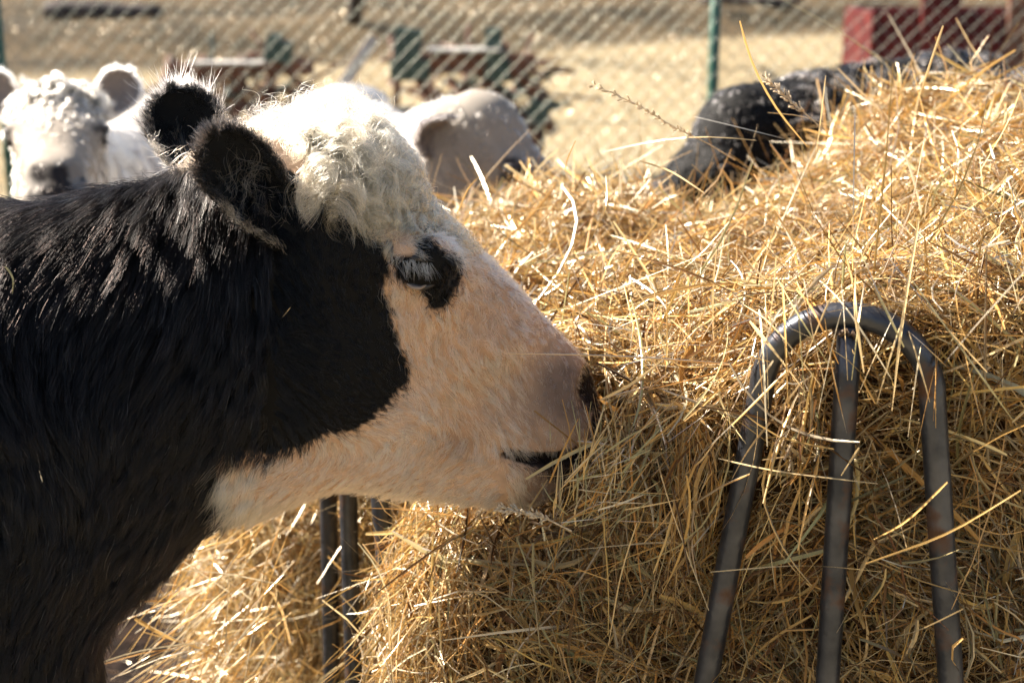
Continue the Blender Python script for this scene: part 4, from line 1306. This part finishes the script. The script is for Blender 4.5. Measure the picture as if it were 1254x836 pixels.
b = MB(); b.box(q(-.02, 0, zz(78)), (1.0, .10, .15)); b.build('frame_beam', M_RUST, root, False, .01)
b = MB(); b.box(q(-.06, -.06, zz(62) + .01), (.55, .30, .02)); b.build('deck_plate', M_TIN, root, False, .003)
for x, w1, h1_, rz_ in ((-.50, .20, .34, .12), (.16, .13, .34, -.05)):
    b = MB(); b.box(q(x, -.05, zz(62)), (w1, .12, h1_), roty(rz_)); b.box(q(x + .02, -.05, zz(85)), (w1 * 1.5, .10, .16)); b.build('side_plate', M_GREEN, root, False, .01)
for x0, x1, z0, z1, r_ in ((.18, .62, zz(50), zz(165), .045), (.02, .50, zz(75), zz(185), .05), (-.62, -.60, zz(45), zz(130), .03), (-.45, -.25, zz(90), zz(165), .04), (-.2, .1, zz(95), zz(170), .035)):
    b = MB(); b.tube([q(x0, .05, z0), q((x0 + x1) / 2 + .03, .05, (z0 + z1) / 2), q(x1, .05, z1)], r_, 8); b.build('tine', M_RUST, root)
b = MB()
t = np.linspace(0, 1, 110); b.tube([q(.05 + .45 * u_, -.05 + .05 * math.sin(u_ * 75), zz(95) - .40 * u_ + .05 * math.cos(u_ * 75)) for u_ in t], .009, 5); b.build('coil_spring', M_RUST, root)
b = MB(); b.box(q(.48, -.03, zz(140)), (.16, .10, .22), roty(.5)); b.build('side_plate', M_GREEN, root, False, .01)
for x in (-.55, .30): wheel(root, tuple(q(x, .25, .24)), .20, .06, M_RUB, M_RUST)
def clutter(root, q, xs, zlo, zhi, n, seed, mat):
    rg = np.random.default_rng(seed); b = MB()
    for k in range(n):
        p = q(rg.uniform(*xs), rg.uniform(-.1, .5), rg.uniform(zlo, zhi)); d = rg.normal(size=3) * [.25, .15, .16]
        b.tube([p - d * .6, p + rg.normal(size=3) * .03, p + d], [.022, .018, .012], 6)
    b.build('linkage', mat, root)
clutter(root, q, (-.6, .55), zz(150), zz(70), 42, 4, M_RUST); clutter(root, q, (-.5, .6), zz(140), zz(80), 14, 5, M_GREEN)
root, q = implement('old rusty implement behind the fence, above the black cow ears', 300, YI, 0)
b = MB(); b.box(q(-.02, 0, zz(84)), (1.1, .10, .09)); b.build('frame_beam', M_RUST, root, False, .01)
b = MB(); b.box(q(-.10, -.08, zz(76)), (.55, .26, .02)); b.build('deck_plate', M_TIN, root, False, .003)
for x, h_ in ((.28, .24),):
    b = MB(); b.box(q(x, -.04, zz(62)), (.20, .14, h_ * .7), roty(.2)); b.box(q(x - .02, -.04, zz(50)), (.10, .12, h_ * .45)); b.build('side_plate', M_GREEN, root, False, .012)
for x0, x1 in ((.28, .10), (-.55, -.62), (.0, -.08), (-.3, -.36)):
    b = MB(); b.tube([q(x0, .05, zz(70)), q((x0 + x1) / 2 - .05, .05, zz(120)), q(x1, .05, zz(165))], .045, 8); b.build('tine', M_RUST, root)
for x in (-.5, .40): wheel(root, tuple(q(x, .25, .24)), .20, .06, M_RUB, M_RUST)
clutter(root, q, (-.6, .5), zz(150), zz(72), 40, 8, M_RUST); clutter(root, q, (-.6, .4), zz(120), zz(60), 8, 9, M_GREEN)
# leaning plank
A_, B_ = at(424, 98, 9.8), at(458, 47, 10.1); A_ = A_ - (B_ - A_) * 1.55
d_ = (B_ - A_); Ld = np.linalg.norm(d_); d_ /= Ld
sd_ = np.cross(d_, [0, 1.0, 0]); sd_ /= np.linalg.norm(sd_); Mx = np.stack([d_, sd_, np.cross(d_, sd_)], 1)
b = MB(); b.box((A_ + B_) / 2, (Ld, .085, .03), Mx); pl = b.build('wooden_plank', M_WOOD, None, False, .004); tag(pl, 'pale weathered plank leaning against the old green plough', 'plank')

# red wagon
YR = 10.0; c = at(1190, 50, YR)
root = empty('farm_wagon', (c[0], YR, 0)); WORLD_ROOTS.add(root.name); tag(root, 'dark red farm wagon with rusty posts behind the fence', 'wagon')
def q(px, py, dy=0.0): p = at(px, py, YR + dy); return p
x0, x1 = q(1066, 40)[0], q(1420, 40)[0]; zt, zb = q(1042, 13)[2], q(1042, 92)[2]
b = MB(); b.box(((x0 + x1) / 2, YR, (zt + zb) / 2), (x1 - x0, .05, zt - zb))
for k in range(5): b.box((x0 + .1 + (x1 - x0 - .2) * k / 4, YR - .035, (zt + zb) / 2), (.05, .02, zt - zb - .02))
b.box(((x0 + x1) / 2, YR + .8, (zt + zb) / 2), (x1 - x0, .05, zt - zb)); b.box((x0 + .025, YR + .4, (zt + zb) / 2), (.05, .75, zt - zb)); b.box((x1 - .025, YR + .4, (zt + zb) / 2), (.05, .75, zt - zb))
b.build('box_sides', M_RED, root, False, .006)
b = MB(); b.box(((x0 + x1) / 2, YR + .4, zb + .03), (x1 - x0 - .1, .75, .05)); b.build('floor', M_WOOD, root, False, .004)
for px, w_, top_ in ((1150, .26, -30), (1245, .14, -30), (1370, .14, -30)):
    xx = q(px, 0)[0]; z1_ = q(px, top_)[2]
    b = MB(); b.box((xx, YR - .06, (z1_ + zb) / 2), (w_, .05, z1_ - zb)); b.build('stake', M_RUST if px != 1150 else M_RED, root, False, .006)
for x in (x0 + .35, x1 - .4):
    for dy in (.08, .72): wheel(root, (x, YR + dy, .36), .27, .085)
b = MB(); b.box(((x0 + x1) / 2, YR + .4, .50), (x1 - x0 - .2, .3, .12)); b.build('chassis', M_RUST, root, False, .01)
M_REDB = mottled('bright_red_lamp', (.35, .01, .01), (.42, .02, .02), 10, .3, bump=0)
b = MB(); p_ = q(1074, 80); b.ell((p_[0], YR - .045, p_[2]), (.045, .025, .045)); b.build('reflector', M_REDB, root)

# ------------------------------------------------------------------ tree, logs, shrub on the field
M_BARK = mottled('bark', (.03, .024, .020), (.10, .078, .06), 6, .9, bump=.8)
def tree(name, x, y, h, r, seed, label, twig=6, cat='tree', mat=M_BARK, group=None, spread=1.0):
    rg = np.random.default_rng(seed); z0 = float(terrain_h(np.array([x]), np.array([y]))[0]) - .1
    root = empty(name, (x, y, z0)); WORLD_ROOTS.add(root.name); tag(root, label, cat, group)
    bt = MB(); bl = MB()
    def limb(p, d, L, r_, lvl):
        P = [p]; dd = d.copy()
        for k in range(5):
            dd = dd + rg.normal(size=3) * .13; dd[2] += .04; dd /= np.linalg.norm(dd); P.append(P[-1] + dd * L / 5)
        (bt if lvl == 0 else bl).tube(P, np.linspace(r_, r_ * .45, 6), 8 if lvl < 2 else 5)
        if lvl < 4:
            for k in range(twig - lvl):
                i = rg.integers(1 if lvl else 2, 6); nd = dd * .5 + rg.normal(size=3) * .75 * spread; nd[2] = abs(nd[2]) * .7 + .15; nd /= np.linalg.norm(nd)
                limb(P[i], nd, L * rg.uniform(.45, .7), max(r_ * .42, .004), lvl + 1)
    limb(np.array([x, y, z0]), np.array([0, 0, 1.0]), h, r, 0)
    bt.build('trunk', mat, root); bl.build('crown', mat, root)
def gy_at(px, py):
    """ground point under a photo pixel"""
    d = ray(px, py); t = np.arange(3, 300, .05); P = CAM + d * t[:, None]
    i = np.argmax(P[:, 2] < terrain_h(P[:, 0], P[:, 1])); return P[i]
g0 = gy_at(431, 27)
tree('bare_tree', g0[0], g0[1], 5.5, .15, 3, 'dark bare tree trunk standing on the grassy bank', 5)
g1 = gy_at(880, 14)
M_LOG = mottled('dark_log', (.02, .016, .016), (.07, .055, .05), 4, .9, bump=.8)
def log(px, py, L, r, yaw, label, seed):
    p = gy_at(px, py); rg = np.random.default_rng(seed); d = np.array([math.cos(yaw), math.sin(yaw), .0])
    P = [p + d * (k / 6 - .5) * L + rg.normal(size=3) * .05 + np.array([0, 0, r * .6]) for k in range(7)]
    b = MB(); b.tube(P, [r * .8, r, r * .95, r * .9, r, r * .8, r * .6], 12)
    for k in range(4):
        i = rg.integers(1, 6); b.tube([P[i], P[i] + rg.normal(size=3) * .3 + [0, 0, .3]], [r * .3, r * .1], 6)
    o = b.build('fallen_log', M_LOG); tag(o, label, 'log')
log(128, 22, 2.1, .17, .1, 'dark fallen log on the bank above the white cow face', 1)
log(920, 6, 2.4, .12, -.05, 'dark log lying high on the bank right of the green post', 2)
M_TWIG = mottled('pink_brown_twigs', (.22, .13, .10), (.38, .25, .19), 9, .9, bump=0)
g2 = gy_at(958, 112)
tree('bare_shrub', g2[0], 9.5, .55, .016, 8, 'bare pinkish shrub behind the fence, left of the red wagon', 6, 'shrub', M_TWIG, spread=1.1)

# dry grass of the field
rgF = np.random.default_rng(77); n = 36000
X_ = rgF.uniform(-1, 1, n); Y_ = 6.3 + 34 * rgF.random(n) ** 1.5; X_ = X_ * (1.5 + Y_ * .48)
P = np.stack([X_, Y_, terrain_h(X_, Y_) - .02], 1)
D = rgF.normal(size=(n, 3)) * .5; D[:, 2] = 1; D /= np.linalg.norm(D, axis=1)[:, None]
L = rgF.uniform(.05, .16, n) * (1 + .5 * (snoise(P, .25, 4) > .8)); P = P + D * (L * .45)[:, None]
cF = pick_cols(n, rgF, [.25, .40, .05, .15, .07, .08]) * np.array([.58, .56, .60])
V, F, c = straw_mesh(P, D, np.tile([1.0, 0, 0], (n, 1)) , L, rgF.uniform(.004, .010, n), cF, 4, rgF)
gr = link_mesh('dry_grass', np_mesh('dry_grass', V, F, False, c), M_STRAW); tag(gr, 'short dry grass covering the field behind the fence', 'grass', kind='stuff')
print('done', time.time() - T0)
